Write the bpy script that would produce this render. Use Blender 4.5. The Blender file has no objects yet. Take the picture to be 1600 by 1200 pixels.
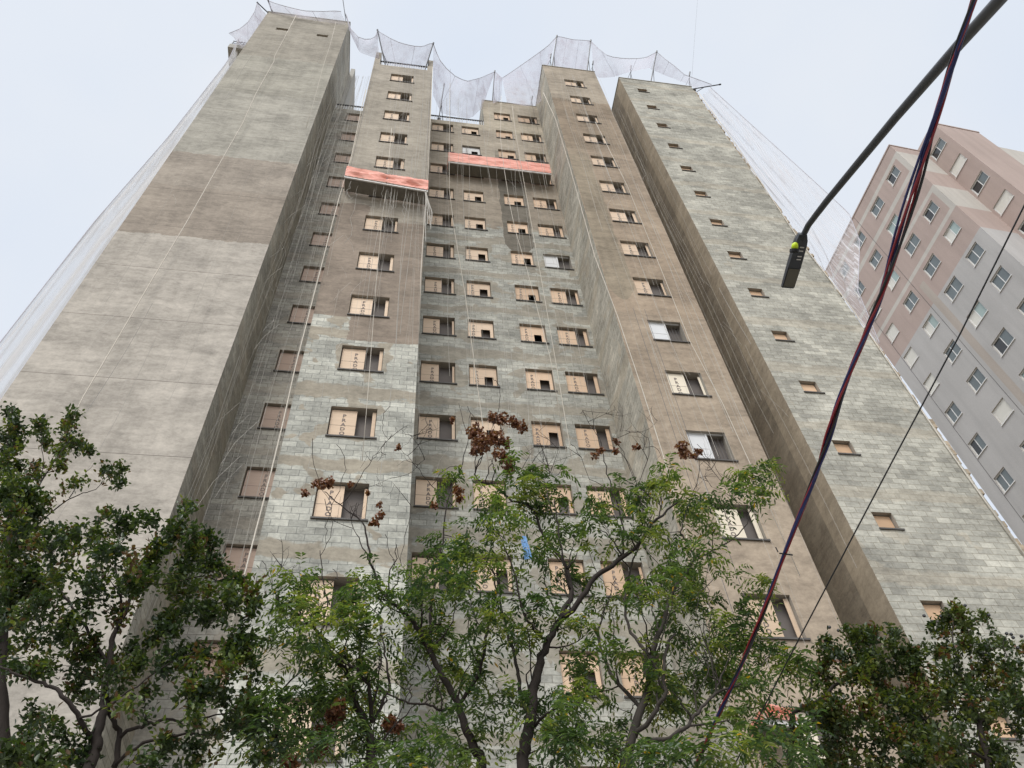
import bpy, math, random
import numpy as np
from mathutils import Vector
random.seed(7); RNG = np.random.default_rng(7)
S = bpy.context.scene
R = math.radians

# ------------------------------------------------------------------ camera
F_PX, PITCH, ROLL, YAW = 1268.10, 0.904341420, -0.0978148047, 0.216621127
CAM_Z = 1.6
def cam_axes():
    f = np.array([math.sin(YAW)*math.cos(PITCH), math.cos(YAW)*math.cos(PITCH), math.sin(PITCH)])
    r = np.array([math.cos(YAW), -math.sin(YAW), 0.0]); u = np.cross(r, f)
    c, s = math.cos(ROLL), math.sin(ROLL)
    return c*r+s*u, -s*r+c*u, f
CR, CU, CF = cam_axes()
cd = bpy.data.cameras.new('camera'); cam = bpy.data.objects.new('camera', cd); S.collection.objects.link(cam)
cd.sensor_width = 36; cd.lens = 36*F_PX/1600; cd.clip_start = 0.05; cd.clip_end = 3000
from mathutils import Matrix
cam.matrix_world = Matrix(((CR[0], CU[0], -CF[0], 0), (CR[1], CU[1], -CF[1], 0), (CR[2], CU[2], -CF[2], CAM_Z), (0, 0, 0, 1)))
S.camera = cam

# ------------------------------------------------------------------ sky, sun, exposure
SUN_EL, SUN_AZ = R(50), R(205)          # azimuth measured from +Y towards +X: behind and left of the viewer
SD = Vector((math.sin(SUN_AZ)*math.cos(SUN_EL), math.cos(SUN_AZ)*math.cos(SUN_EL), math.sin(SUN_EL)))
W = bpy.data.worlds.new('World'); S.world = W; W.use_nodes = True
nt = W.node_tree; nt.nodes.clear(); N = nt.nodes.new; LK = nt.links.new
wo = N('ShaderNodeOutputWorld'); mixw = N('ShaderNodeMixShader'); b1 = N('ShaderNodeBackground'); b2 = N('ShaderNodeBackground')
sky = N('ShaderNodeTexSky'); sky.sky_type = 'NISHITA'; sky.sun_disc = False
sky.sun_elevation = SUN_EL; sky.sun_rotation = SUN_AZ; sky.air_density = 1.2; sky.dust_density = 3
LK(sky.outputs[0], b1.inputs[0]); b1.inputs[1].default_value = 0.10
tc = N('ShaderNodeTexCoord')
dot = N('ShaderNodeVectorMath'); dot.operation = 'DOT_PRODUCT'; LK(tc.outputs['Generated'], dot.inputs[0]); dot.inputs[1].default_value = SD
mr = N('ShaderNodeMapRange'); mr.interpolation_type = 'SMOOTHSTEP'
mr.inputs[1].default_value = 0.66; mr.inputs[2].default_value = 1.0; mr.inputs[3].default_value = 0.95; mr.inputs[4].default_value = 3.0
LK(dot.outputs['Value'], mr.inputs[0]); LK(mr.outputs[0], b2.inputs[1])
cn = N('ShaderNodeTexNoise'); cn.inputs['Scale'].default_value = 2.2; cn.inputs['Detail'].default_value = 4
LK(tc.outputs['Generated'], cn.inputs['Vector'])
cr = N('ShaderNodeValToRGB'); cr.color_ramp.elements[0].position = .3; cr.color_ramp.elements[1].position = .75
cr.color_ramp.elements[0].color = (0.79, 0.865, 0.98, 1); cr.color_ramp.elements[1].color = (0.93, 0.955, 0.985, 1)
LK(cn.outputs[0], cr.inputs[0]); LK(cr.outputs[0], b2.inputs[0])
mixw.inputs[0].default_value = 0.85
LK(b1.outputs[0], mixw.inputs[1]); LK(b2.outputs[0], mixw.inputs[2]); LK(mixw.outputs[0], wo.inputs[0])
sl = bpy.data.lights.new('sun', 'SUN'); sl.energy = 1.5; sl.angle = R(20); sl.color = (1, .95, .88)
sun = bpy.data.objects.new('sun', sl); S.collection.objects.link(sun)
sun.rotation_euler = (-SD).to_track_quat('-Z', 'Y').to_euler(); sun.location = (-20, -40, 60)
S.view_settings.view_transform = 'Standard'; S.view_settings.look = 'None'
S.view_settings.exposure = 0.12; S.view_settings.gamma = 1
S.cycles.max_bounces = 6; S.cycles.transparent_max_bounces = 24

# ------------------------------------------------------------------ helpers
def ray(x, y): return CF + CR*(x-800)/F_PX - CU*(y-600)/F_PX
def atY(x, y, Y):
    d = ray(x, y); p = d*(Y/d[1]); return np.array([p[0], p[1], p[2]+CAM_Z])
def atD(x, y, D): p = ray(x, y)*D; return np.array([p[0], p[1], p[2]+CAM_Z])
Z0 = CAM_Z
class MB:
    def __init__(s): s.v = []; s.f = []; s.m = []
    def quad(s, a, b, c, d, m=0):
        n = len(s.v); s.v += [tuple(a), tuple(b), tuple(c), tuple(d)]; s.f.append((n, n+1, n+2, n+3)); s.m.append(m)
    def poly(s, pts, m=0):
        n = len(s.v); s.v += [tuple(p) for p in pts]; s.f.append(tuple(range(n, n+len(pts)))); s.m.append(m)
    def box(s, x0, x1, y0, y1, z0, z1, m=0, skip=''):
        n = len(s.v); s.v += [(x, y, z) for z in (z0, z1) for y in (y0, y1) for x in (x0, x1)]
        F = {'b': (0, 2, 3, 1), 't': (4, 5, 7, 6), 'f': (0, 1, 5, 4), 'k': (2, 6, 7, 3), 'l': (0, 4, 6, 2), 'r': (1, 3, 7, 5)}
        for k, f in F.items():
            if k not in skip: s.f.append(tuple(n+i for i in f)); s.m.append(m)
    def tube(s, pts, rad, sides=6, m=0, cap=True):
        P = [np.array(p, float) for p in pts]
        if isinstance(rad, (int, float)): rad = [rad]*len(P)
        base = len(s.v); up = None
        for i, p in enumerate(P):
            t = P[min(i+1, len(P)-1)]-P[max(i-1, 0)]; t = t/(np.linalg.norm(t)+1e-9)
            if up is None:
                a = np.array([0, 0, 1.0]) if abs(t[2]) < .9 else np.array([1.0, 0, 0]); up = np.cross(t, a)
            up = up-t*(up@t); up = up/(np.linalg.norm(up)+1e-9); w = np.cross(t, up)
            for k in range(sides):
                an = 2*math.pi*k/sides; s.v.append(tuple(p+rad[i]*(math.cos(an)*up+math.sin(an)*w)))
        for i in range(len(P)-1):
            for k in range(sides):
                a = base+i*sides+k; b = base+i*sides+(k+1) % sides
                s.f.append((a, b, b+sides, a+sides)); s.m.append(m)
        if cap:
            s.f.append(tuple(base+k for k in reversed(range(sides)))); s.m.append(m)
            e = base+(len(P)-1)*sides; s.f.append(tuple(e+k for k in range(sides))); s.m.append(m)
    def build(s, name, mats, parent=None, loc=(0, 0, 0), smooth=False):
        me = bpy.data.meshes.new(name); off = np.array(loc if parent is None else (0, 0, 0))
        me.from_pydata(s.v, [], s.f)
        for x in (mats if isinstance(mats, (list, tuple)) else [mats]): me.materials.append(x)
        if any(s.m): me.polygons.foreach_set('material_index', s.m)
        if smooth: me.polygons.foreach_set('use_smooth', [True]*len(s.f))
        me.update()
        o = bpy.data.objects.new(name, me); S.collection.objects.link(o)
        if parent is not None: o.parent = parent
        o.location = loc
        return o
    def shift(s, d): s.v = [(a-d[0], b-d[1], c-d[2]) for a, b, c in s.v]; return s
def thing(name, label, cat, loc=(0, 0, 0), group=None, rz=0):
    o = bpy.data.objects.new(name, None); S.collection.objects.link(o); o.location = loc; o.rotation_euler = (0, 0, rz)
    o.empty_display_size = .3
    return tag(o, label, cat, group)
def tag(o, label, cat, group=None):
    o['label'] = label; o['category'] = cat
    if group: o['group'] = group
    return o
def kind(o, k): o['kind'] = k; return o
def copy_to(o, parent, loc):
    c = o.copy(); S.collection.objects.link(c); c.parent = parent; c.location = loc
    for ch in list(o.children):
        d = ch.copy(); S.collection.objects.link(d); d.parent = c; d.location = ch.location
        if ch.name.startswith('lettering'): d.location.x += random.uniform(-.07, .05); d.location.z += random.uniform(-.06, .03); d.rotation_euler.y += random.uniform(-.03, .03)
    return c

# ------------------------------------------------------------------ materials
class NT:
    def __init__(s, name):
        s.mat = bpy.data.materials.new(name); s.mat.use_nodes = True; s.t = s.mat.node_tree; s.t.nodes.clear()
        s.out = s.t.nodes.new('ShaderNodeOutputMaterial')
    def n(s, t, **k):
        o = s.t.nodes.new('ShaderNode'+t)
        for a, b in k.items(): setattr(o, a, b)
        return o
    def l(s, a, b): s.t.links.new(a, b)
    def val(s, sock, v):
        if hasattr(v, 'is_linked'): s.l(v, sock)
        else: sock.default_value = v
    def math(s, op, a, b=0, c=None, clamp=False):
        o = s.n('Math', operation=op); o.use_clamp = clamp
        s.val(o.inputs[0], a); s.val(o.inputs[1], b)
        if c is not None: s.val(o.inputs[2], c)
        return o.outputs[0]
    def rng(s, v, a, b, c, d, sm=True):
        o = s.n('MapRange'); o.interpolation_type = 'SMOOTHSTEP' if sm else 'LINEAR'
        s.val(o.inputs[0], v)
        for i, q in enumerate((a, b, c, d)): o.inputs[i+1].default_value = q
        return o.outputs[0]
    def noise(s, vec, scale, detail=4, rough=.55):
        o = s.n('TexNoise'); s.l(vec, o.inputs['Vector']); o.inputs['Scale'].default_value = scale
        o.inputs['Detail'].default_value = detail; o.inputs['Roughness'].default_value = rough
        return o.outputs[0]
    def mapv(s, vec, sc, loc=(0, 0, 0)):
        o = s.n('Mapping'); s.l(vec, o.inputs[0]); o.inputs['Scale'].default_value = sc; o.inputs['Location'].default_value = loc
        return o.outputs[0]
    def mix(s, f, a, b, bt='MIX'):
        o = s.n('MixRGB', blend_type=bt); s.val(o.inputs[0], f)
        for i, q in ((1, a), (2, b)):
            if hasattr(q, 'is_linked'): s.l(q, o.inputs[i])
            else: o.inputs[i].default_value = (*q[:3], 1)
        return o.outputs[0]
    def ramp(s, f, stops, interp='LINEAR'):
        o = s.n('ValToRGB'); s.l(f, o.inputs[0]); e = o.color_ramp.elements; o.color_ramp.interpolation = interp
        while len(e) > 1: e.remove(e[-1])
        e[0].position = stops[0][0]; e[0].color = stops[0][1]
        for p, c in stops[1:]: x = e.new(p); x.color = c
        return o.outputs
    def bsdf(s, col, rough=.8, metal=0, bump=None, bstr=.4, bdist=.02, spec=.3):
        b = s.n('BsdfPrincipled')
        if hasattr(col, 'is_linked'): s.l(col, b.inputs['Base Color'])
        else: b.inputs['Base Color'].default_value = (*col[:3], 1)
        s.val(b.inputs['Roughness'], rough); b.inputs['Metallic'].default_value = metal
        b.inputs['Specular IOR Level'].default_value = spec
        if bump is not None:
            q = s.n('Bump'); q.inputs['Strength'].default_value = bstr; q.inputs['Distance'].default_value = bdist
            s.l(bump, q.inputs['Height']); s.l(q.outputs[0], b.inputs['Normal'])
        s.l(b.outputs[0], s.out.inputs[0]); return b
def simple(name, col, rough=.7, metal=0, var=.15, scale=6, bump=.2, spec=.3, stretch=(1, 1, 1), rnd=0):
    t = NT(name); g = t.n('NewGeometry').outputs['Position']
    n = t.noise(t.mapv(g, stretch), scale, 5)
    c = t.mix(n, [x*(1-var) for x in col], [x*(1+var) for x in col])
    if rnd:
        oi = t.n('ObjectInfo').outputs['Random']; c = t.mix(1.0, c, t.ramp(oi, [(0, (1-rnd, 1-rnd*1.15, 1-rnd*1.3, 1)), (1, (1+rnd*.8, 1+rnd*.85, 1+rnd, 1))])[0], 'MULTIPLY')
    t.bsdf(c, rough, metal, n, bump, .01, spec); return t.mat

SLAB = 2.16                                # world height of a floor line, then every 2.8 m
def wall_mat(name, axis, zones, cov_amp=.5, ustep=None, blk=((.32, .325, .28), (.45, .45, .39)), mortar=(.26, .255, .22),
             smear=(.37, .335, .26), band=1.0, joints=False, streak=.35, seed=0.0, patch=.60, side_split=None, wins=(), tongue=None):
    t = NT(name); g = t.n('NewGeometry').outputs['Position']; sp = t.n('SeparateXYZ'); t.l(g, sp.inputs[0])
    U = sp.outputs['X' if axis == 'x' else 'Y']; V = sp.outputs['Z']
    cb = t.n('CombineXYZ'); t.l(U, cb.inputs[0]); t.l(V, cb.inputs[1]); uv0 = cb.outputs[0]
    uv = t.mapv(uv0, (1, 1, 1), (seed, seed*1.7, 0))
    nL = t.noise(uv, .55, 5, .6); nM = t.noise(t.mapv(uv, (1, 2.2, 1)), 1.7, 6, .62); nF = t.noise(uv, 14, 5, .6)
    nH = t.noise(t.mapv(uv, (.22, 3.2, 1)), 1.6, 5, .6); nV = t.noise(t.mapv(uv, (3.0, .10, 1)), 1.5, 4, .6)
    nE = t.noise(t.mapv(uv, (.9, 1.3, 1)), 3.6, 7, .7)
    d = t.math('ADD', t.math('MULTIPLY', t.math('SUBTRACT', nM, .5), cov_amp), t.math('MULTIPLY', t.math('SUBTRACT', nE, .5), cov_amp*.55))
    Vd = t.math('ADD', V, d)
    if ustep: Vd = t.math('ADD', Vd, t.math('MULTIPLY', t.math('GREATER_THAN', t.math('ADD', U, t.math('MULTIPLY', t.math('SUBTRACT', nE, .5), .35)), ustep[0]), ustep[1]))
    st = [(max(0, z/60), (*c, a)) for z, c, a in zones]
    rc = t.ramp(t.math('DIVIDE', Vd, 60), st, 'CONSTANT')
    # plaster tone
    wv = t.n('VectorMath', operation='ADD'); t.l(uv, wv.inputs[0])
    sc_ = t.n('VectorMath', operation='SCALE'); sc_.inputs['Scale'].default_value = .5
    cn_ = t.n('TexNoise'); t.l(uv, cn_.inputs['Vector']); cn_.inputs['Scale'].default_value = 1.1; t.l(cn_.outputs['Color'], sc_.inputs[0]); t.l(sc_.outputs[0], wv.inputs[1])
    nB = t.noise(t.mapv(wv.outputs[0], (.8, 1.5, 1)), 2.6, 7, .68); nP = t.noise(t.mapv(wv.outputs[0], (.5, 1.2, 1)), .9, 3, .5)
    k = t.math('ADD', t.rng(nH, .32, .68, -.05, .05), t.rng(nL, .3, .7, -.12, .12))
    k = t.math('ADD', k, t.rng(nF, .3, .7, -.05, .05)); k = t.math('ADD', k, t.rng(nV, .35, .75, streak*.10, -streak*.16))
    nS = t.noise(t.mapv(wv.outputs[0], (1, 1.6, 1)), 5.5, 9, .74); k = t.math('ADD', k, t.rng(nS, .28, .72, -.13, .13)); k = t.math('ADD', k, t.rng(nS, .60, .68, 0, -.10))
    k = t.math('ADD', k, t.rng(nB, .34, .66, -.10, .10)); k = t.math('ADD', k, t.rng(nP, .49, .56, -.05, .06))
    k = t.math('ADD', k, 1.0)
    # blocks
    br = t.n('TexBrick'); t.l(t.mapv(uv0, (1, 1, 1), (seed, -SLAB, 0)), br.inputs['Vector'])
    br.offset = .5; br.inputs['Scale'].default_value = 1; br.inputs['Brick Width'].default_value = .4; br.inputs['Row Height'].default_value = .2
    br.inputs['Mortar Size'].default_value = .0085; br.inputs['Mortar Smooth'].default_value = .2
    br.inputs['Color1'].default_value = (*blk[0], 1); br.inputs['Color2'].default_value = (*blk[1], 1); br.inputs['Mortar'].default_value = (*mortar, 1)
    bc = t.mix(1.0, br.outputs['Color'], t.ramp(t.math('ADD', t.math('MULTIPLY', nF, .5), t.math('MULTIPLY', nL, .5)), [(.3, (.82, .83, .83, 1)), (.7, (1.12, 1.12, 1.1, 1))])[0], 'MULTIPLY')
    # mortar smears at slab lines and loose patches
    fr = t.math('FRACT', t.math('DIVIDE', t.math('SUBTRACT', V, SLAB), 2.8))
    fd = t.math('ADD', fr, t.math('ADD', t.math('MULTIPLY', t.math('SUBTRACT', nB, .5), .16), t.math('MULTIPLY', t.math('SUBTRACT', nP, .5), .30)))
    b1 = t.math('MULTIPLY', t.rng(fd, -.06, -.02, 0, 1), t.rng(fd, .10, .14, 1, 0))
    b2 = t.rng(fd, .955, .975, 0, 1)
    bnd = t.math('MULTIPLY', t.math('MAXIMUM', b1, b2), band)
    pn = t.noise(wv.outputs[0], 1.15, 3, .5)
    for xc, hw in wins:                     # mortar daubed round the openings
        du = t.rng(t.math('ABSOLUTE', t.math('SUBTRACT', U, xc)), hw+.05, hw+.42, 1, 0)
        dv = t.math('MULTIPLY', t.rng(fr, .30, .42, 0, 1), t.rng(fr, .80, .94, 1, 0))
        pn = t.math('ADD', pn, t.math('MULTIPLY', t.math('MULTIPLY', du, dv), .10))
    pt = t.math('MULTIPLY', t.rng(pn, patch, patch+.025, 0, 1), min(1, band))
    sm = t.math('MAXIMUM', bnd, pt)
    base = t.mix(sm, bc, smear)
    col = t.mix(rc[1], base, rc[0])
    km = t.n('CombineColor'); [t.l(k, km.inputs[i]) for i in range(3)]
    col = t.mix(1.0, col, km.outputs[0], 'MULTIPLY')
    cov = t.math('MAXIMUM', sm, rc[1])
    if joints:
        jl = t.math('LESS_THAN', fr, .0062)
        col = t.mix(t.math('MULTIPLY', jl, .85), col, (.10, .085, .075))
    if tongue:                              # rounded-foot run: wetter render, also the dark strip painted where net haze is missing
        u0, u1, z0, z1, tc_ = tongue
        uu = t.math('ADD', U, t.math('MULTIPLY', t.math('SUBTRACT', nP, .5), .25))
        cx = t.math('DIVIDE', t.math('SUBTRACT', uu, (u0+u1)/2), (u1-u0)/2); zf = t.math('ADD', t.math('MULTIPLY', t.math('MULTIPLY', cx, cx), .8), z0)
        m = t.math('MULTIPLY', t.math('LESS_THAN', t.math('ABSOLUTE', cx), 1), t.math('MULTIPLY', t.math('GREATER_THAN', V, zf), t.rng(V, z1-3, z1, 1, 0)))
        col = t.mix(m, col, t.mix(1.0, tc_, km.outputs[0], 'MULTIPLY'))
    if side_split:                          # a band of newer render with a straight vertical edge
        m = t.math('LESS_THAN', U, side_split[0]); col = t.mix(m, col, t.mix(1.0, t.mix(0, side_split[1], (0, 0, 0)), km.outputs[0], 'MULTIPLY'))
        cov = t.math('MAXIMUM', cov, m)
    h = t.math('ADD', t.math('MULTIPLY', t.math('MULTIPLY', br.outputs['Fac'], -1.2), t.math('SUBTRACT', 1, cov)), t.math('MULTIPLY', nF, .5))
    h = t.math('ADD', h, t.math('MULTIPLY', cov, .4))
    t.bsdf(col, .92, 0, h, .5, .012, .15); return t.mat

DRY, FRESH = (0.360, 0.324, 0.256), (0.257, 0.212, 0.156)
M = {}
M['L'] = wall_mat('left tower render', 'x', [(0, (.385, .350, .302), 1), (17.6, (.40, .364, .315), 1), (26.65, (.292, .25, .205), 1), (30.4, (.305, .265, .22), 1), (33.4, (.345, .325, .278), 1), (41.0, (.335, .315, .265), 1), (46.6, (.31, .283, .235), 1)], .62, joints=True, seed=3.1)
M['A'] = wall_mat('middle bay render and block', 'x', [(0, DRY, 0), (22.6, (0.256, 0.210, 0.167), 1), (30.3, (0.340, 0.304, 0.249), 1), (44.6, (0.353, 0.316, 0.261), 1)], .25, ustep=(-1.72, 1.22), seed=1.3, blk=((.345, .340, .302), (.505, .495, .435)), mortar=(.235, .235, .215), wins=((-1.22, .6),), smear=(.325, .29, .23))
M['B'] = wall_mat('recessed bay render and block', 'x', [(0, DRY, 0), (34.3, (0.301, 0.258, 0.204), 1), (39.8, (0.368, 0.321, 0.256), 1), (46, (0.413, 0.363, 0.284), 1)], 1.3, seed=5.7, blk=((.312, .308, .276), (.435, .425, .375)), mortar=(0.246, 0.233, 0.199), smear=(.30, .275, .225), wins=((1.14, .58), (2.68, .48), (4.62, .48), (6.14, .58)), tongue=(3.92, 5.22, 32.2, 44.5, (.165, .148, .12)))  # blocks lightened for net haze; tongue: damp render painted darker at the net's gap
M['C'] = wall_mat('hazed recess block', 'x', [(0, DRY, 0)], .5, seed=8.2, blk=((0.313, 0.296, 0.264), (0.401, 0.383, 0.336)), mortar=(0.204, 0.189, 0.168), smear=(0.332, 0.303, 0.255), band=.8, wins=((-3.5, .6),))  # block tones lightened to carry the haze of the net
M['E'] = wall_mat('right bay render', 'x', [(0, (0.359, 0.292, 0.221), 1), (20.5, (0.332, 0.267, 0.200), 1), (24.2, (0.322, 0.254, 0.187), 1), (33.5, (0.305, 0.242, 0.180), 1), (38.5, (0.265, 0.210, 0.153), 1), (45.7, (0.337, 0.288, 0.226), 1)], 1.1, seed=11.4, streak=.45, tongue=(6.9, 7.85, 25.2, 40, (.27, .225, .165)))
M['Rf'] = wall_mat('right tower block', 'x', [(0, DRY, 0)], .5, seed=14.9, blk=((.315, .303, .264), (.455, .437, .378)), mortar=(0.261, 0.238, 0.191), smear=(0.423, 0.375, 0.294), band=.45, patch=.66)
M['side'] = wall_mat('side wall block', 'y', [(0, DRY, 0)], .5, seed=2.2, blk=((0.379, 0.357, 0.307), (0.514, 0.483, 0.416)), mortar=(0.269, 0.249, 0.208), smear=(0.441, 0.386, 0.301), band=.6)
M['Lside'] = wall_mat('left tower flank block', 'y', [(0, DRY, 0)], .5, seed=4.4, blk=((0.327, 0.308, 0.266), (0.440, 0.415, 0.358)), mortar=(0.230, 0.214, 0.179), smear=(0.358, 0.321, 0.260), band=.6)  # flank tones raised to stand for net haze over the recess
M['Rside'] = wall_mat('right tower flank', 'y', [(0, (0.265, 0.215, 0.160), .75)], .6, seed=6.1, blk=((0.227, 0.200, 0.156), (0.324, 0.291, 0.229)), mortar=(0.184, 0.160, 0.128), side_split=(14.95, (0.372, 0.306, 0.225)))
M['conc'] = simple('bare concrete', (.36, .345, .31), .9, var=.18, scale=3)
M['reveal'] = simple('rough reveal mortar', (.33, .30, .255), .9, var=.2, scale=9)
M['void'] = simple('unlit room behind opening', (.022, .02, .018), .9)  # room shade painted near black, for openings clear of the net
M['dark'] = simple('painted room shade with net haze', (.15, .132, .12), .9, var=.2, scale=3)  # room shade painted on the back panel, lightened for the net's haze
M['bar'] = simple('grey bar', (.13, .12, .115), .6)
M['sill'] = simple('dark stone sill', (.10, .093, .085), .7)
M['ply'] = simple('pale plywood', (.66, .505, .36), .65, var=.13, scale=2.2, stretch=(1, 1, 6), rnd=.14)
M['plywarm'] = simple('orange tinted plywood', (.62, .445, .30), .65, var=.13, scale=2.2, stretch=(1, 1, 6), rnd=.14)
M['plypink'] = simple('pinkish plywood', (.45, .335, .265), .7, var=.13, scale=2.2, stretch=(1, 1, 6), rnd=.14)
M['plywhite'] = simple('white painted panel', (.60, .60, .585), .5, var=.06, scale=2, rnd=.14)
M['ink'] = simple('grey stencil ink', (.19, .155, .135), .8)
M['plyor'] = simple('orange plywood', (.60, .41, .26), .7, var=.15, scale=2.5, rnd=.14)
M['steel'] = simple('dark painted steel', (.045, .045, .05), .5, var=.3, scale=12, spec=.5)
M['lampgrey'] = simple('grey lamp arm paint', (.035, .038, .044), .42, var=.25, scale=8, spec=.5)
M['whitebar'] = simple('white balusters', (.75, .75, .75), .6)
M['rope'] = simple('pale nylon rope', (.58, .53, .45), .8, var=.15, scale=20)
M['cord'] = simple('pale net cord', (.46, .435, .39), .8, var=.2, scale=3)
M['board'] = simple('weathered platform deck', (.19, .175, .15), .85, var=.3, scale=5)
M['edge'] = simple('pale aluminium edge', (.62, .60, .57), .5, var=.1)
M['asphalt'] = simple('asphalt', (.05, .05, .052), .9, var=.3, scale=30)
M['paving'] = simple('concrete pavement', (.30, .29, .27), .9, var=.15, scale=5)
M['soil'] = simple('ground soil', (.20, .16, .11), .95, var=.3, scale=2)
M['yellow'] = simple('yellow green photocell cap', (.62, .80, .03), .4, var=.05)
M['lens'] = simple('dull lamp lens', (.095, .085, .06), .25, var=.1, spec=.5)
M['red'] = simple('dark red cable jacket', (.25, .013, .02), .42, var=.3, scale=8, spec=.5)
M['blue'] = simple('dark blue cable jacket', (.015, .021, .11), .42, var=.3, scale=8, spec=.5)
M['black'] = simple('black cable jacket', (.012, .012, .014), .45, var=.3, scale=8, spec=.5)
M['bluestrip'] = simple('faded blue plastic', (.16, .33, .62), .5, var=.3, scale=14)

def net_mat(name, lo, hi, col, fold=(5, 5, .12), seed=0):
    t = NT(name); g = t.n('NewGeometry').outputs['Position']
    n = t.noise(t.mapv(g, fold, (seed, seed, 0)), 2.0, 5, .65); n2 = t.noise(t.mapv(g, (1, 1, .3)), .9, 3)
    a = t.math('MULTIPLY', t.rng(n, .40, .72, lo, hi), t.rng(n2, .3, .7, .75, 1.2))
    fz = t.n('LayerWeight'); fz.inputs[0].default_value = .5
    a = t.math('MULTIPLY', a, t.rng(fz.outputs['Facing'], .3, 1, 1, 2.0)); a = t.math('MINIMUM', a, .9)
    tr = t.n('BsdfTransparent'); df = t.n('BsdfDiffuse'); tl = t.n('BsdfTranslucent'); m1 = t.n('MixShader'); m2 = t.n('MixShader')
    df.inputs[0].default_value = (*col, 1); tl.inputs[0].default_value = (*col, 1); m1.inputs[0].default_value = .5
    t.l(df.outputs[0], m1.inputs[1]); t.l(tl.outputs[0], m1.inputs[2]); t.l(a, m2.inputs[0])
    t.l(tr.outputs[0], m2.inputs[1]); t.l(m1.outputs[0], m2.inputs[2]); t.l(m2.outputs[0], t.out.inputs[0]); return t.mat
M['nettop'] = net_mat('white lilac net', .32, .60, (.74, .71, .78), (1.2, 1.2, .8))
M['netside'] = net_mat('white side net', .18, .66, (.90, .89, .92), (6, 2.2, .03))
M['netleft'] = net_mat('bunched white side net', .36, .98, (.93, .92, .93), (5, 2.6, .03), 3)

def tarp_mat():
    t = NT('orange tarpaulin'); g = t.n('NewGeometry').outputs['Position']
    n = t.noise(t.mapv(g, (.8, 1, 3.5)), 2.2, 5, .6); f = t.noise(g, 25, 3)
    c = t.ramp(n, [(.25, (.60, .19, .13, 1)), (.5, (.78, .33, .25, 1)), (.75, (.86, .47, .37, 1))])[0]
    t.bsdf(c, .6, 0, n, .9, .05, .3); return t.mat
M['tarp'] = tarp_mat()

# ------------------------------------------------------------------ ground and street
def sheet(name, x0, x1, y0, y1, z, m):
    b = MB(); b.quad((x0, y0, z), (x1, y0, z), (x1, y1, z), (x0, y1, z)); return kind(b.build(name, m), 'structure')
sheet('ground', -900, 900, -900, 900, 0, M['soil'])
sheet('road', -300, 300, -8.5, -0.8, .004, M['asphalt'])
b = MB(); b.box(-300, 300, -.8, 9.6, -.05, .14); kind(b.build('pavement', M['paving']), 'structure')
b = MB(); b.box(-300, 300, -.95, -.8, -.05, .145); kind(b.build('kerb', M['conc']), 'structure')

# ------------------------------------------------------------------ unfinished tower block
BO = (3.2, 14.1, 0)
tower = thing('apartment_tower', 'unfinished grey block and render apartment tower with boarded windows', 'building', BO)
FZ = lambda k: 17.25+2.8*k               # bottom of the window openings on floor k
WH = 1.18
def face_y(mb, x0, x1, z0, z1, y, holes, m=0):
    xs = sorted({x0, x1, *[h[0] for h in holes], *[h[1] for h in holes]}); zs = sorted({z0, z1, *[h[2] for h in holes], *[h[3] for h in holes]})
    zs2 = [zs[0]]
    for i in range(len(xs)-1):
        for j in range(len(zs)-1):
            cx, cz = (xs[i]+xs[i+1])/2, (zs[j]+zs[j+1])/2
            if any(h[0] < cx < h[1] and h[2] < cz < h[3] for h in holes): continue
            mb.quad((xs[i], y, zs[j]), (xs[i+1], y, zs[j]), (xs[i+1], y, zs[j+1]), (xs[i], y, zs[j+1]), m)
def wallpart(name, x0, x1, z1, y0, y1, holes, mats, sides=True, z0=0):
    mb = MB(); face_y(mb, x0, x1, z0, z1, y0, holes, 0)
    if sides:
        mb.quad((x0, y1, z0), (x0, y0, z0), (x0, y0, z1), (x0, y1, z1), 1)
        mb.quad((x1, y0, z0), (x1, y1, z0), (x1, y1, z1), (x1, y0, z1), 2)
        mb.quad((x1, y1, z0), (x0, y1, z0), (x0, y1, z1), (x1, y1, z1), 0)
    mb.quad((x0, y0, z1), (x1, y0, z1), (x1, y1, z1), (x0, y1, z1), 3)
    return mb.shift(BO).build(name, [*mats, M['conc']], tower)
cols = {}   # name: (x0, width, y, [floors], kind)
cols['A'] = (-1.83, 1.21, 14.1, range(-4, 11), 'panel')
cols['B0'] = (.55, 1.17, 16.5, range(-1, 11), 'panel')
cols['B1'] = (2.19, .97, 16.5, range(-1, 11), 'notch')
cols['B2'] = (4.13, .97, 16.5, range(-3, 12), 'notch')
cols['B3'] = (5.55, 1.17, 16.5, range(-2, 12), 'panel')
cols['C'] = (-4.13, 1.21, 16.5, range(-2, 11), 'pink')
cols['E'] = (7.93, 1.15, 14.1, range(-3, 12), 'panel')
holes = {k: [(c[0], c[0]+c[1], FZ(i), FZ(i)+WH) for i in c[3]] for k, c in cols.items()}
VX0, VW, VH = 12.31, .57, .58
VZ = lambda k: 16.25-.30+2.8*k+1.6+.30
vents = [(VX0, VX0+VW, VZ(i), VZ(i)+VH) for i in range(-4, 12)]
slots = []
for (xa, ya, xb, yb) in ((432, 43.5, 450, 47.5), (496, 52.5, 512, 57.5)):
    p = atY(xa, ya, 14.1); q = atY(xb, yb, 14.1); slots.append((p[0], q[0], q[2]-.12, q[2]+.30))
TOPL, TOPE, TOPR = 55.25, 51.4, 50.85
wallpart('wall', -9.75, -4.85, TOPL, 14.1, 18.6, slots, (M['L'], M['side'], M['Lside']))
for s in slots:
    w = MB(); w.box(s[0], s[1], 14.1, 14.22, s[2], s[3], 0, 'f'); w.shift(BO)
    w.f = [tuple(reversed(f)) for f in w.f]; w.build('wall_slot', M['reveal'], tower)
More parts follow.
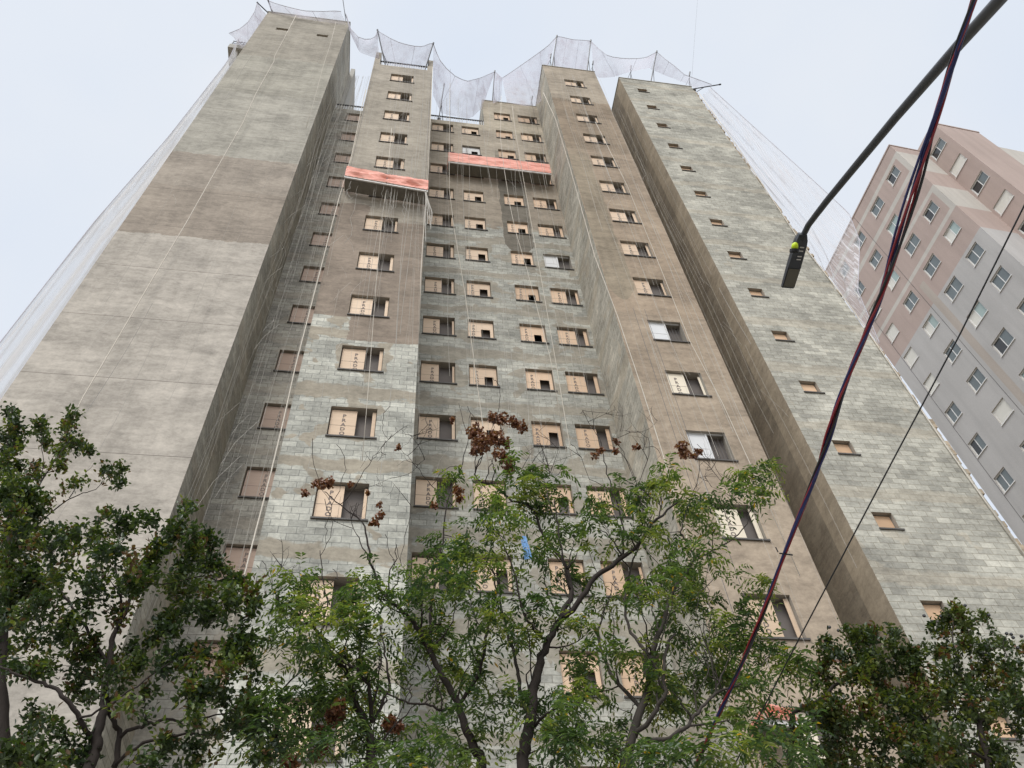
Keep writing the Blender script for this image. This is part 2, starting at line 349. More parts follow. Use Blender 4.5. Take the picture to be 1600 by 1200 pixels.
wallpart('wall', -2.85, .37, 47.75, 14.1, 16.5, holes['A'], (M['A'], M['side'], M['Lside']))
for x0, x1, zt in ((-2.85, -2.55, 49.9), (.07, .37, 49.6)):
    mb = MB(); mb.box(x0, x1, 14.1, 15.3, 47.75, zt, 0, 'b'); mb.shift(BO).build('parapet', [M['A']], tower)
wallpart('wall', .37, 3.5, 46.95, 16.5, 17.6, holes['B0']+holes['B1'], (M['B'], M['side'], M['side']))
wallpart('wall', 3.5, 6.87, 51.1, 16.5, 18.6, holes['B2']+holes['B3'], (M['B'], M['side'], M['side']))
wallpart('wall', -4.85, -2.85, 46.95, 16.5, 17.6, holes['C'], (M['C'], M['side'], M['side']))
wallpart('wall', 6.87, 10.05, TOPE, 14.1, 18.6, holes['E'], (M['E'], M['side'], M['side']))
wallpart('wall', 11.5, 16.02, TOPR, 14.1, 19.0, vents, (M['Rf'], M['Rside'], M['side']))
mb = MB(); mb.box(-4.85, -4.58, 17.3, 20.2, 0, 56.6); mb.shift(BO).build('wall', M['conc'], tower)
mb = MB(); mb.box(-4.9, 11.5, 17.7, 26, 0, 45.2); mb.shift(BO).build('rear_wall', M['conc'], tower)
# ragged mortar lip on the right tower's outer corner and the coping bands
mb = MB(); z = 0
while z < TOPR-.2:
    w = random.uniform(.0, .16); mb.box(16.02, 16.03+w, 14.13, 14.3, z, z+.185); z += .2
mb.shift(BO).build('toothed_corner', M['Rside'], tower)
mb = MB()
mb.box(-9.78, -4.82, 14.07, 18.6, TOPL, TOPL+.08); mb.box(6.84, 10.08, 14.07, 18.6, TOPE, TOPE+.07); mb.box(11.47, 16.05, 14.07, 19, TOPR, TOPR+.07)
mb.box(3.48, 6.86, 16.47, 18.6, 51.1, 51.17)
mb.shift(BO).build('coping', M['conc'], tower)
# ledge jutting from the left tower's outer wall
mb = MB(); mb.box(-10.72, -9.75, 14.35, 16.2, 48.35, 48.95); mb.shift(BO).build('ledge', M['conc'], tower)
mb = MB()
for x in (-10.66, -10.1): mb.tube([(x, 14.42, 48.95), (x, 14.42, 49.75)], .02, 5)
mb.tube([(-10.7, 14.42, 49.7), (-9.8, 14.42, 49.6)], .022, 5); mb.tube([(-10.7, 14.42, 49.35), (-9.8, 14.42, 49.3)], .018, 5)
mb.tube([(-10.4, 14.5, 48.95), (-10.3, 14.5, 50.1)], .02, 5); mb.tube([(-10.55, 14.5, 49.7), (-10.15, 14.5, 49.95)], .018, 5)
mb.shift(BO).build('ledge_rail', M['steel'], tower)
# roof railings
def railing(x0, x1, y, z0, h):
    mb = MB(); mb.tube([(x0, y, z0+h), (x1, y, z0+h)], .045, 6)
    n = int((x1-x0)/.13)
    bb = MB(); bb.tube([(x0, y, z0+.08), (x1, y, z0+.08)], .02, 4)
    for i in range(n+1):
        x = x0+(x1-x0)*i/n; bb.tube([(x, y, z0), (x, y, z0+h-.03)], .016, 4)
    r = mb.shift(BO).build('roof_railing', M['steel'], tower); bb.shift(BO).build('baluster', M['whitebar'], r)
railing(-2.55, .07, 14.16, 47.75, .75); railing(.40, 3.48, 16.56, 46.95, .75); railing(-4.8, -2.9, 16.56, 46.95, .75)

# ---- windows: opening with reveals, board, stencilled word, sill
def text_mesh(word, size, thick):
    cu = bpy.data.curves.new('lettering', 'FONT'); cu.body = word; cu.size = size; cu.align_x = 'CENTER'; cu.space_line = .98; cu.offset = thick; cu.resolution_u = 2
    o = bpy.data.objects.new('lettering', cu); S.collection.objects.link(o)
    dg = bpy.context.evaluated_depsgraph_get(); me = bpy.data.meshes.new_from_object(o.evaluated_get(dg))
    S.collection.objects.unlink(o); bpy.data.objects.remove(o); return me
TXT = text_mesh('P\nR\nA\nD\nO', .175, .006)
TXT.materials.clear(); TXT.materials.append(M['ink'])
def make_window(w, h, style, board, loc, depth=.17, dark='dark', vr=0):
    mb = MB(); deep = .35 if dark == 'void' else .10
    mb.quad((0, 0, 0), (0, depth+deep, 0), (0, depth+deep, h), (0, 0, h), 0)
    mb.quad((w, depth+deep, 0), (w, 0, 0), (w, 0, h), (w, depth+deep, h), 0)
    mb.quad((0, 0, h), (0, depth+deep, h), (w, depth+deep, h), (w, 0, h), 0)
    mb.quad((0, depth+deep, 0), (0, 0, 0), (w, 0, 0), (w, depth+deep, 0), 0)
    mb.quad((0, depth+deep, 0), (w, depth+deep, 0), (w, depth+deep, h), (0, depth+deep, h), 1)
    o = mb.build('window', [M['reveal'], M[dark], M['bar']], tower, loc)
    d = .10; t = .018; bb = MB(); g = .025; T = h-.035
    if style == 'panel':
        a = (.57, .53, .61, .57)[vr]*w; rects = [(g, a, .02, T-(.06 if vr == 2 else 0)), ((.905, .92, .88, .905)[vr]*w, w-.02, .02, T-(.05 if vr == 1 else 0))]; tx = .33*w
    elif style == 'pink':
        a = .80*w; rects = [(g, a, .02, T)]; tx = .46*w
    elif style == 'slide':
        a = .50*w; rects = [(g, a, .02, T)]; tx = None
    else:
        q0, q1, q2 = ((.55, .87, .63), (.52, .86, .60), (.57, .88, .67), (.55, .84, .55))[vr]; rects = [(g, q0*w, .02, T), (q0*w, q1*w, q2*h, T), (q1*w, w-.02, .02, T)]; tx = .26*w; a = q0*w
    for (x0, x1, z0, z1) in rects: bb.box(x0, x1, d, d+t, z0, z1)
    bb.box(g, rects[0][1], d-.003, d-.0005, .455*h, .455*h+.008, 1)
    if style == 'slide':
        bb.box(a, a+.05, d-.02, d+.03, .02, T); bb.box(g, w-g, d-.02, d+.02, T, h-.004)
    bo = bb.build('plywood_board' if style != 'slide' else 'white_panel', [board, M['ink']], o)
    if tx is not None:
        l = bpy.data.objects.new('lettering', TXT); S.collection.objects.link(l); l.parent = o
        l.location = (tx, d-.004, .74*h); l.rotation_euler = (R(90), 0, 0)
    else:
        gb = MB()
        for i in range(5): x = a+.1+(w-a-.16)*i/4; gb.box(x-.007, x+.007, .2, .215, .02, h-.02)
        gb.build('bar', M['bar'], o)
    sb = MB(); sb.box(-.02, w+.06, -.045, .09, -.035, .012); sb.build('sill', M['sill'], o)
    return o
proto = {}
for k, c in cols.items():
    for i in c[3]:
        st, bd = c[4], 'ply'
        if st == 'pink': bd = 'plypink'
        if k in ('B2', 'B3'): bd = 'plywarm'
        if k == 'E' and i in (2, 0): st, bd = 'slide', 'plywhite'
        if k == 'E' and i in (-1, 1, -3): bd = 'plycream'
        if k == 'B3' and i == 5: st, bd = 'slide', 'plywhite'
        if k == 'B1' and i >= 7: bd = 'plywhite' if i in (8, 9) else 'ply'
        if bd == 'plycream':
            if 'plycream' not in M: M['plycream'] = simple('cream panel', (.72, .64, .50), .6, var=.08, scale=2, rnd=.14)
        dk = 'void' if k == 'B2' and i > 2 else 'dark'; vr = random.randrange(4); key = (round(c[1], 2), st, bd, dk, vr); loc = (c[0]-BO[0], c[2]-BO[1], FZ(i))
        if key in proto: copy_to(proto[key], tower, loc)
        else: proto[key] = make_window(c[1], WH, st, M[bd], loc, dark=dk, vr=vr)
vp = None
for v in vents:
    loc = (v[0]-BO[0], 0, v[2])
    if vp is None:
        w, h, dp = VW, VH, .22; mb = MB()
        mb.quad((0, 0, 0), (0, dp, 0), (0, dp, h), (0, 0, h)); mb.quad((w, dp, 0), (w, 0, 0), (w, 0, h), (w, dp, h))
        mb.quad((0, 0, h), (0, dp, h), (w, dp, h), (w, 0, h)); mb.quad((0, dp, 0), (0, 0, 0), (w, 0, 0), (w, dp, 0))
        mb.quad((0, dp, 0), (w, dp, 0), (w, dp, h), (0, dp, h), 1)
        vp = mb.build('vent_window', [M['reveal'], M['dark']], tower, loc)
        pb = MB(); pb.box(.02, w-.02, .12, .135, .03, h-.03); pb.build('plywood_board', M['plyor'], vp)
        sb = MB(); sb.box(-.03, w+.09, -.04, .05, -.035, .01); sb.build('sill', M['sill'], vp)
    else: copy_to(vp, tower, loc)

# ------------------------------------------------------------------ neighbouring finished block
NC = (32.9, 17.75, 0); NRZ = R(3.9); NR_Z = 54.06+Z0
nb = thing('apartment_building', 'finished pink, cream and grey apartment block with sliding windows beside the unfinished tower', 'building', NC, rz=NRZ)
def paint(name, col, sc=.4):
    t = NT(name); g = t.n('NewGeometry').outputs['Position']
    a = t.noise(t.mapv(g, (1, 1, .5)), sc, 5, .6); f = t.noise(g, 28, 4, .7); w = t.noise(t.mapv(g, (2, 2, .15)), 1.1, 4)
    k = t.math('ADD', t.math('ADD', t.rng(a, .3, .7, -.05, .05), t.rng(f, .3, .7, -.07, .07)), t.rng(w, .35, .7, 1.03, .95))
    km = t.n('CombineColor'); [t.l(k, km.inputs[i]) for i in range(3)]
    t.bsdf(t.mix(1.0, col, km.outputs[0], 'MULTIPLY'), .9, 0, f, .5, .01, .15); return t.mat
M['npink'] = paint('pinkish brown textured paint', (.42, .335, .298)); M['ncream'] = paint('cream textured paint', (.50, .47, .425))
M['ngrey'] = paint('light grey textured paint', (.44, .425, .41)); M['npale'] = paint('beige textured paint', (.42, .37, .325))
M['glass'] = simple('grey window glass', (.13, .155, .16), .12, var=.25, scale=1.3, spec=.7)
M['glassteal'] = simple('greenish curtain glass', (.33, .41, .39), .2, var=.15, scale=1.3, spec=.6)
M['glassdk'] = simple('dark open pane', (.03, .032, .034), .15, var=.3, scale=2, spec=.6)
M['shutter'] = simple('cream roller shutter', (.68, .66, .60), .6, var=.06, scale=2, stretch=(1, 1, 12))
M['nframe'] = simple('white window frame', (.74, .73, .71), .5, var=.05)
NW = lambda f: 51.35+Z0-2.8*f             # sill of floor f (counted down from the top)
ZB = [NR_Z, 53.0+Z0] + [50.25+Z0-2.8*i for i in range(0, 18)]
wcols = [(.80, 1.12), (3.15, 1.25), (5.93, 1.10), (8.50, .95)]
# left-facing wall (local x = 0), split in painted panels round the openings
lf = {'npink': MB(), 'ncream': MB(), 'ncream_low': MB(), 'ngrey': MB(), 'npale': MB()}
def panel(y0, y1, z0, z1, holes):
    ys = sorted({y0, y1, 4.85, 5.35, 9.5, *[h[0] for h in holes], *[h[1] for h in holes]}); ys = [y for y in ys if y0 <= y <= y1]
    zs = sorted({z0, z1, *[h[2] for h in holes], *[h[3] for h in holes], *[q for q in STR if z0 < q < z1]})
    for i in range(len(ys)-1):
        for j in range(len(zs)-1):
            cy, cz = (ys[i]+ys[i+1])/2, (zs[j]+zs[j+1])/2
            if any(h[0] < cy < h[1] and h[2] < cz < h[3] for h in holes): continue
            k = 'ngrey' if cz < 41.55+Z0 else 'npink'
            if any(a < cz < b for a, b in CS) and cz > 41.5+Z0: k = 'ncream'
            if 4.85 < cy < 5.35 and cz < 43.5+Z0: k = 'npale'
            if cy < .38 and (50.0+Z0 < cz < 53+Z0 or 44.5+Z0 < cz < 47.5+Z0): k = 'ncream'
            lf[k+('_low' if k == 'ncream' and cz < 49+Z0 else '')].quad((0, ys[i+1], zs[j]), (0, ys[i], zs[j]), (0, ys[i], zs[j+1]), (0, ys[i+1], zs[j+1]))
CS = [(52.6+Z0, 53.0+Z0), (50.0+Z0, 50.45+Z0), (47.15+Z0, 47.5+Z0), (44.45+Z0, 44.8+Z0)]
STR = [q for a in CS for q in a]+[41.55+Z0, 43.5+Z0]
NF = 15
lh = [(c[0], c[0]+c[1], NW(f), NW(f)+1.12) for f in range(NF) for c in wcols]
panel(0, .38, 8, NR_Z, []); panel(.38, 10.4, 8, NR_Z, lh)
for k, m in lf.items(): m.build('side_wall', M[k.replace('_low', '')], nb)
# front wall of the corner volume, cream and pink by storey
fz = [(NR_Z, 53.0, 'npink'), (53.0, 50.0, 'ncream'), (50.0, 47.5, 'npink'), (47.5, 44.45, 'ncream'), (44.45, 41.6, 'npink'), (41.6, 6.4, 'ngrey')]
zt = NR_Z
for a, b_, k in fz:
    mb = MB(); mb.quad((0, 0, b_+Z0), (2.54, 0, b_+Z0), (2.54, 0, zt), (0, 0, zt)); zt = b_+Z0; mb.build('front_wall', M[k], nb)
# projecting stair volume
mb = MB(); TV = 54.58+Z0
face = [(-1.92, 0)]
sh = [(-1.51, -.18, NW(f)+.62, NW(f)+1.62) for f in range(NF)]
ys = sorted({-1.92, 0, -1.51, -.18}); zs = sorted({8, TV, *[h[2] for h in sh], *[h[3] for h in sh]})
for i in range(3):
    for j in range(len(zs)-1):
        cy, cz = (ys[i]+ys[i+1])/2, (zs[j]+zs[j+1])/2
        if any(h[0] < cy < h[1] and h[2] < cz < h[3] for h in sh): continue
        mb.quad((2.54, ys[i+1], zs[j]), (2.54, ys[i], zs[j]), (2.54, ys[i], zs[j+1]), (2.54, ys[i+1], zs[j+1]))
mb.quad((2.54, -1.92, 8), (6.3, -1.92, 8), (6.3, -1.92, TV), (2.54, -1.92, TV)); mb.quad((6.3, -1.92, 8), (6.3, 6, 8), (6.3, 6, TV), (6.3, -1.92, TV))
mb.quad((2.54, -1.92, TV), (6.3, -1.92, TV), (6.3, 6, TV), (2.54, 6, TV)); mb.quad((2.54, 0, NR_Z), (2.54, 0, TV), (2.54, 6, TV), (2.54, 6, NR_Z))
mb.build('stair_wall', M['npink'], nb)
mb = MB(); mb.box(2.50, 6.34, -1.96, -1.92, TV-.05, TV+.12); mb.box(-.04, 2.5, -.04, 0, NR_Z-.02, NR_Z+.1); mb.box(-.04, 0, 0, 10.4, NR_Z-.02, NR_Z+.1)
mb.build('coping', M['npink'], nb)
mb = MB(); mb.box(.3, 14, .3, 10.4, 40, NR_Z-.3); mb.box(.3, 14, .3, 10.4, 0, 8)
mb.quad((0, 10.4, 0), (14, 10.4, 0), (14, 10.4, NR_Z), (0, 10.4, NR_Z)); mb.quad((0, 0, NR_Z-.02), (2.5, 0, NR_Z-.02), (2.5, 10.4, NR_Z-.02), (0, 10.4, NR_Z-.02))
mb.build('roof', M['conc'], nb)
mb = MB(); mb.box(6.3, 15, 0, 10, 0, 59.3+Z0); mb.build('rear_wall', M['ncream'], nb)
mb = MB()
for y in (5.62, 9.52): mb.box(-.012, 0, y, y+.02, 8, NR_Z-.1)
mb.build('joint_strip', M['bar'], nb)
nproto = {}
def nwindow(w, h, style, y, z, x=0):
    key = (w, h, style); loc = (x, y, z)
    if key in nproto: return copy_to(nproto[key], nb, loc)
    mb = MB(); d = .14                     # local x inward, y along the wall
    mb.quad((0, 0, 0), (d, 0, 0), (d, 0, h), (0, 0, h)); mb.quad((d, w, 0), (0, w, 0), (0, w, h), (d, w, h))
    mb.quad((0, 0, h), (d, 0, h), (d, w, h), (0, w, h)); mb.quad((0, w, 0), (d, w, 0), (d, 0, 0), (0, 0, 0))
    fr = .055
    for a in ((0, w, 0, fr), (0, w, h-fr, h), (0, fr, fr, h-fr), (w-fr, w, fr, h-fr)): mb.box(.07, .13, a[0]+.002, a[1]-.002, a[2]+.002, a[3]-.002, 1)
    mb.box(-.05, .07, -.03, w+.03, -.05, .0, 1)
    o = mb.build('window', [M['ncream'], M['nframe']], nb, loc); nproto[key] = o
    if style == 'shut':
        q = MB()
        for i in range(14): z0 = fr+(h-2*fr)*i/14; q.box(.075, .10, fr, w-fr, z0+.004, z0+(h-2*fr)/14)
        q.build('shutter', M['shutter'], o); return o
    mid = w*.5
    for k, (a, c) in enumerate(((fr, mid), (mid, w-fr))):
        q = MB(); xx = .10+.02*k; q.quad((xx, c, fr), (xx, a, fr), (xx, a, h-fr), (xx, c, h-fr))
        mt = {'grey': ('glass', 'glass'), 'open': ('glass', 'glassdk'), 'teal': ('glassteal', 'glassteal'), 'curt': ('glassteal', 'shutter')}[style][k]
        q.build('pane', M[mt], o)
    q = MB(); q.box(.085, .125, mid-.025, mid+.025, fr, h-fr); q.build('frame', M['nframe'], o)
    return o
rs = random.Random(4); seq = ['grey', 'grey', 'open', 'curt', 'grey', 'teal', 'shut']
spec = {(0, 0): 'open', (0, 1): 'grey', (0, 2): 'grey', (0, 3): 'grey', (1, 0): 'shut', (1, 1): 'teal', (1, 2): 'grey', (2, 0): 'open', (2, 1): 'grey', (2, 2): 'curt', (2, 3): 'shut', (3, 0): 'curt', (3, 1): 'grey', (3, 2): 'grey', (3, 3): 'shut',
        (4, 0): 'grey', (4, 1): 'grey', (4, 2): 'curt', (4, 3): 'shut', (5, 0): 'grey', (5, 1): 'curt', (5, 2): 'grey'}
for f in range(NF):
    for k, c in enumerate(wcols):
        if f > 10 and k < 2: continue
        nwindow(c[1], 1.12, spec.get((f, k), seq[rs.randrange(7)]), c[0], NW(f))
    if f < 6: nwindow(1.33, 1.0, 'shut' if f % 2 else 'open', -1.51, NW(f)+.62, 2.54)

# ------------------------------------------------------------------ net posts on the roofs
posts = [('A1', (602, 102), (590, 48), 14.2, .9, 'left one of the two leaning net posts on the railed middle bay roof'),
         ('A2', (664, 109), (677, 68), 14.2, .75, 'right one of the two leaning net posts on the railed middle bay roof'),
         ('B0', (686, 183), (694, 132), 16.6, .7, 'short dark net post standing behind the railing of the lowest recessed roof'),
         ('B2', (769, 163), (773, 112), 16.6, .8, 'dark net post at the left corner of the recessed block roof'),
         ('E1', (862, 108), (870, 57), 14.2, .85, 'left one of the two tall net posts on the brown rendered bay'),
         ('E2', (917, 114), (923, 64), 14.2, .85, 'right one of the two tall net posts on the brown rendered bay'),
         ('R1', (1017, 128), (1026, 81), 14.2, .85, 'dark net post with splayed legs in the middle of the right tower roof'),
         ('L1', (421, 22), (402, 4), 14.2, .65, 'net post leaning out to the left from the left tower top corner'),
         ('L2', (426, 21), (419, 1), 14.25, .6, 'upright short net post on the left tower top corner'),
         ('L3', (541, 37), (535, -6), 14.2, .9, 'thin tall net post at the right corner of the left tower roof'),
         ('Rb', (1083, 139), (1125, 132), 14.15, .25, 'nearly level steel arm jutting sideways from the right tower corner')]
TIP = {}
for k, bpx, tpx, Y, dy, lab in posts:
    p = atY(*bpx, Y); q = atY(*tpx, Y-dy); TIP[k] = q
    o = thing('net_post', lab, 'post', tuple(p), 'net posts along the roof edge')
    dr = (q-p)/np.linalg.norm(q-p); r = .035 if k != 'L3' else .025
    mb = MB(); mb.tube([-.35*dr, q-p], r, 6); mb.build('pole', M['steel'], o)
    mb = MB(); s = np.array([.22, .0, 0]); mb.tube([(q-p)*.42, s+np.array([0, .12, -.1])], .02, 5); mb.build('brace', M['steel'], o)
    mb = MB(); mb.box(-.09, .09, -.09, .09, -.34, -.30); mb.build('foot_plate', M['steel'], o)
    mb = MB(); mb.tube([(q-p)*.97, (q-p)*1.03], r*1.5, 6); mb.build('end_cap', M['steel'], o)
for (bx, by, tx, ty, Y, lab) in ((858, 106, 861, 84, 14.4, 'small dark stub post at the left corner of the brown bay roof'), (924, 116, 927, 95, 14.4, 'small dark stub post at the right corner of the brown bay roof'),
        (829, 169, 832, 150, 16.8, 'small stub post near the right end of the recessed block roof'), (984, 126, 986, 102, 14.4, 'small stub post on a tripod at the left of the right tower roof'),
        (1075, 135, 1078, 112, 14.4, 'small stub post on a tripod at the right end of the right tower roof')):
    p = atY(bx, by, Y); q = atY(tx, ty, Y-.4); o = thing('stub_post', lab, 'post', tuple(p), 'stub posts along the roof edge')
    mb = MB(); mb.tube([(0, 0, -.3), q-p], .02, 5); mb.build('pole', M['steel'], o)
    mb = MB()
    for s in (-1, 1): mb.tube([(q-p)*.55, (s*.22, .1, -.1)], .013, 4)
    mb.build('leg', M['bar'], o)
    mb = MB(); mb.tube([(q-p)*.70, (q-p)*.98], .045, 6); mb.build('clamp', M['steel'], o)
mb = MB(); a = atY(1081, 120, 15.0); bq = atY(1092, -30, 15.0); mb.tube([a, bq], .006, 4)
tag(mb.build('lightning_rod', M['bar']), 'hair thin vertical line standing above the right tower roof', 'rod')

# ------------------------------------------------------------------ safety nets
def net(label, top, bot, mat, n=14, m=10, billow=.0, rope=True, group='net panels strung between the roof posts'):
    """sheet between two polylines given as world points"""
    def samp(P, k):
        P = [np.array(p) for p in P]; L = np.cumsum([0]+[np.linalg.norm(P[i+1]-P[i]) for i in range(len(P)-1)]); L /= L[-1]
        u = np.linspace(0, 1, k); return np.stack([np.interp(u, L, [p[j] for p in P]) for j in range(3)], -1)
    T, B = samp(top, n+1), samp(bot, n+1); mb = MB(); o0 = tuple(np.mean(B, 0)); V = []
    for j in range(m+1):
        w = j/m; row = T*(1-w)+B*w
        row = row+np.array([0, -1, 0])*billow*math.sin(math.pi*w)+np.stack([np.zeros(n+1), .05*np.sin(np.arange(n+1)*1.9+j*.4), .0*np.arange(n+1)], -1)*(0 < j < m)
        V.append(row)
    mb.v = [tuple(p) for r in V for p in r]
    for j in range(m):
        for i in range(n): a = j*(n+1)+i; mb.f.append((a, a+1, a+n+2, a+n+1)); mb.m.append(0)
    r = thing('safety_net', label, 'net', o0, group)
    mb.shift(o0).build('mesh_sheet', mat, r, smooth=True)
    for q in (n//3, 2*n//3):
        sm_ = MB(); sm_.tube([V[j][q] for j in range(m+1)], .009, 3); sm_.shift(o0).build('seam_cord', M['netrope'], r)
    if rope:
        e = MB(); e.tube(T, .016, 4); e.shift(o0).build('edge_rope', M['netrope'], r)
    return r
M['netrope'] = simple('lilac edge rope', (.50, .48, .52), .8)
def arc(a, b, pts_px, Y0, Y1):
    k = len(pts_px); out = [a]
    for i, p in enumerate(pts_px): w = (i+1)/(k+1); out.append(atY(*p, Y0*(1-w)+Y1*w))
    return out+[b]
ya = {k: v[1] for k, v in TIP.items()}
P = lambda pts, Y: [atY(x, y, Y) for x, y in pts]
nets = [
 ('white net between the two corner posts on the left tower top', arc(TIP['L2'], atY(533, 18, 13.5), [(432, 6), (450, 11), (475, 17), (505, 18), (522, 17)], ya['L2'], 13.5), P([(424, 20), (450, 25), (480, 30), (510, 35), (541, 39)], 14.05)),
 ('white net sloping from the left tower corner post down to the ledge', arc(TIP['L1'], atY(358, 52, 14.0), [(398, 18), (388, 34), (375, 45)], ya['L1'], 14.0), P([(416, 24), (402, 45), (390, 62), (378, 76), (366, 60)], 14.2)),
 ('white net drooping between the left tower and the railed middle bay', arc(atY(541, 22, 13.5), TIP['A1'], [(548, 45), (560, 58), (575, 63), (586, 58)], 13.5, ya['A1']), P([(545, 45), (552, 62), (562, 82), (578, 88), (592, 92)], 14.1)),
 ('white net hung between the two posts over the railed middle bay', arc(TIP['A1'], TIP['A2'], [(596, 52), (610, 60), (625, 67), (645, 72), (660, 73), (672, 68)], ya['A1'], ya['A2']), P([(600, 100), (615, 103), (630, 105), (645, 107), (664, 108)], 14.25)),
 ('white net sagging from the middle bay post to the recessed block post', arc(TIP['A2'], TIP['B2'], [(680, 78), (688, 95), (700, 110), (715, 122), (730, 127), (750, 122)], ya['A2'], ya['B2']), P([(677, 150), (690, 178), (715, 182), (735, 186), (752, 170), (757, 160)], 16.6)),
 ('white net rising from the recessed block to the brown bay posts', arc(atY(785, 122, 15.4), TIP['E1'], [(800, 112), (820, 98), (840, 84), (856, 72)], 15.4, ya['E1']), P([(792, 160), (810, 164), (828, 167), (845, 160), (852, 118)], 15.5)),
 ('narrow white net beside the recessed block corner post', arc(TIP['B2'], atY(785, 122, 15.4), [(777, 115), (781, 119)], ya['B2'], 15.4), P([(770, 162), (774, 160), (780, 158), (783, 155)], 16.4)),
 ('white net between the two tall posts over the brown bay', arc(TIP['E1'], TIP['E2'], [(878, 58), (895, 62), (912, 63)], ya['E1'], ya['E2']), P([(862, 106), (880, 109), (900, 112), (918, 114)], 14.3)),
 ('white net drooping from the brown bay to the right tower post', arc(TIP['E2'], TIP['R1'], [(935, 76), (950, 88), (970, 91), (992, 92), (1010, 90)], ya['E2'], ya['R1']), P([(930, 118), (938, 122), (960, 120), (985, 112), (1016, 106)], 14.2)),
 ('white net sloping down to the right tower outer corner', arc(TIP['R1'], atY(1112, 132, 14.0), [(1040, 93), (1055, 104), (1070, 117), (1090, 124)], ya['R1'], 14.0), P([(1016, 108), (1035, 116), (1055, 124), (1075, 131), (1086, 138)], 14.2))]
for lab, t_, b_ in nets: net(lab, t_, b_, M['nettop'])
# tall side nets that hang off the outer corners, wrapping back along the flanks
def side_net(label, front, back, mat, n, folds):
    Zs = np.linspace(0, 1, 40); mb = MB(); k = n+1
    def at(P, w): P = np.array(P); zz = P[:, 2]; z = zz[0]+(zz[-1]-zz[0])*w; return np.array([np.interp(-z, -zz, P[:, 0]), np.interp(-z, -zz, P[:, 1]), z])
    for w in Zs:
        a, b_ = at(front, w), at(back, w)
        for i in range(k):
            u = i/n; p = a*(1-u)+b_*u; s = folds*math.sin(u*37+math.sin(u*11)*2+w*1.3)*(.3+.7*math.sin(math.pi*u)); mb.v.append((p[0]+s, p[1], p[2]))
    for j in range(39):
        for i in range(n): q = j*k+i; mb.f.append((q, q+1, q+k+1, q+k)); mb.m.append(0)
    o0 = (front[-1][0], front[-1][1], front[-1][2]); r = thing('safety_net', label, 'net', o0, 'tall nets down the flanks')
    mb.shift(o0).build('mesh_sheet', mat, r, smooth=True)
    e = MB(); e.tube([at(front, w) for w in Zs], .014, 5); e.shift(o0).build('edge_rope', M['netrope'], r)
side_net('tall bunched white net hanging down the left flank of the tower', [(-10.3, 14.1, 49.2), (-10.05, 14.1, 45.3), (-10.25, 14.1, 34.8), (-10.62, 14.1, 27.2), (-10.68, 14.05, 19), (-10.8, 14.0, 4)], [(-10.3, 17.6, 49.2), (-10.3, 17.6, 34), (-10.5, 17.6, 4)], M['netleft'], 44, .09)
side_net('wide translucent white net fanning out beyond the right tower edge', [(17.35, 14.1, 51.3), (18.21, 14.1, 44.73), (19.02, 14.1, 38.76), (19.55, 14.1, 34.6), (18.9, 14.1, 31.8), (17.0, 14.15, 27.5), (16.35, 14.2, 24)], [(16.35, 15.4, 50.6), (16.5, 15.6, 40), (16.4, 15.6, 24)], M['netside'], 60, .10)
# veil of cords in front of the facade bays: real strands
def veil(label, x0, x1, y, z0, z1, n, seed, diag=0, wob=.05):
    rr = random.Random(seed); mb = MB()
    for i in range(n):
        x = rr.uniform(x0, x1); za = z1 if rr.random() < .5 else rr.uniform(z0+8, z1); zb = max(z0, za-rr.uniform(6, 26)); k = int((za-zb)/2)+3
        r = rr.choice((.003, .003, .004, .007)); dx = rr.uniform(-.35, .35); ph = rr.uniform(0, 6)
        mb.tube([(x+dx*j/k+wob*math.sin(ph+j*.8), y+wob*math.cos(ph+j*.5), za+(zb-za)*j/k) for j in range(k+1)], r, 3, cap=False)
    for i in range(diag):
        x = rr.uniform(x0, x1-.4); z = rr.uniform(z0+4, z1-4); L = rr.uniform(.5, 1.8); s = rr.choice((-1, 1))
        mb.tube([(x, y, z), (x+s*L*.25, y+.03, z-L*.5), (x+s*L*.35, y, z-L)], rr.choice((.003, .004)), 3, cap=False)
    o0 = ((x0+x1)/2, y, z0); return tag(mb.shift(o0).build('net_cord_veil', M['cord'], None, o0), label, 'net', 'loose net cords over the facade')
veil('fine pale net cords over the dark recess beside the left tower', -4.7, -2.9, 14.6, 12, 47, 60, 1, 34)
veil('fine pale net cords over the railed middle bay', -2.7, .3, 13.6, 14, 46, 34, 2, 16)
veil('fine pale net cords over the recessed bay', .5, 6.7, 15.2, 14, 47, 46, 3, 14)
veil('fine pale net cords over the brown rendered bay', 7.0, 10.0, 13.7, 10, 49, 40, 4, 6)
veil('fine pale net cords over the left tower front', -8.9, -4.9, 13.75, 12, 50, 16, 5, 10)
veil('fine pale net cords in the gap beside the right tower', 10.2, 11.4, 14.3, 10, 46, 10, 6, 6)

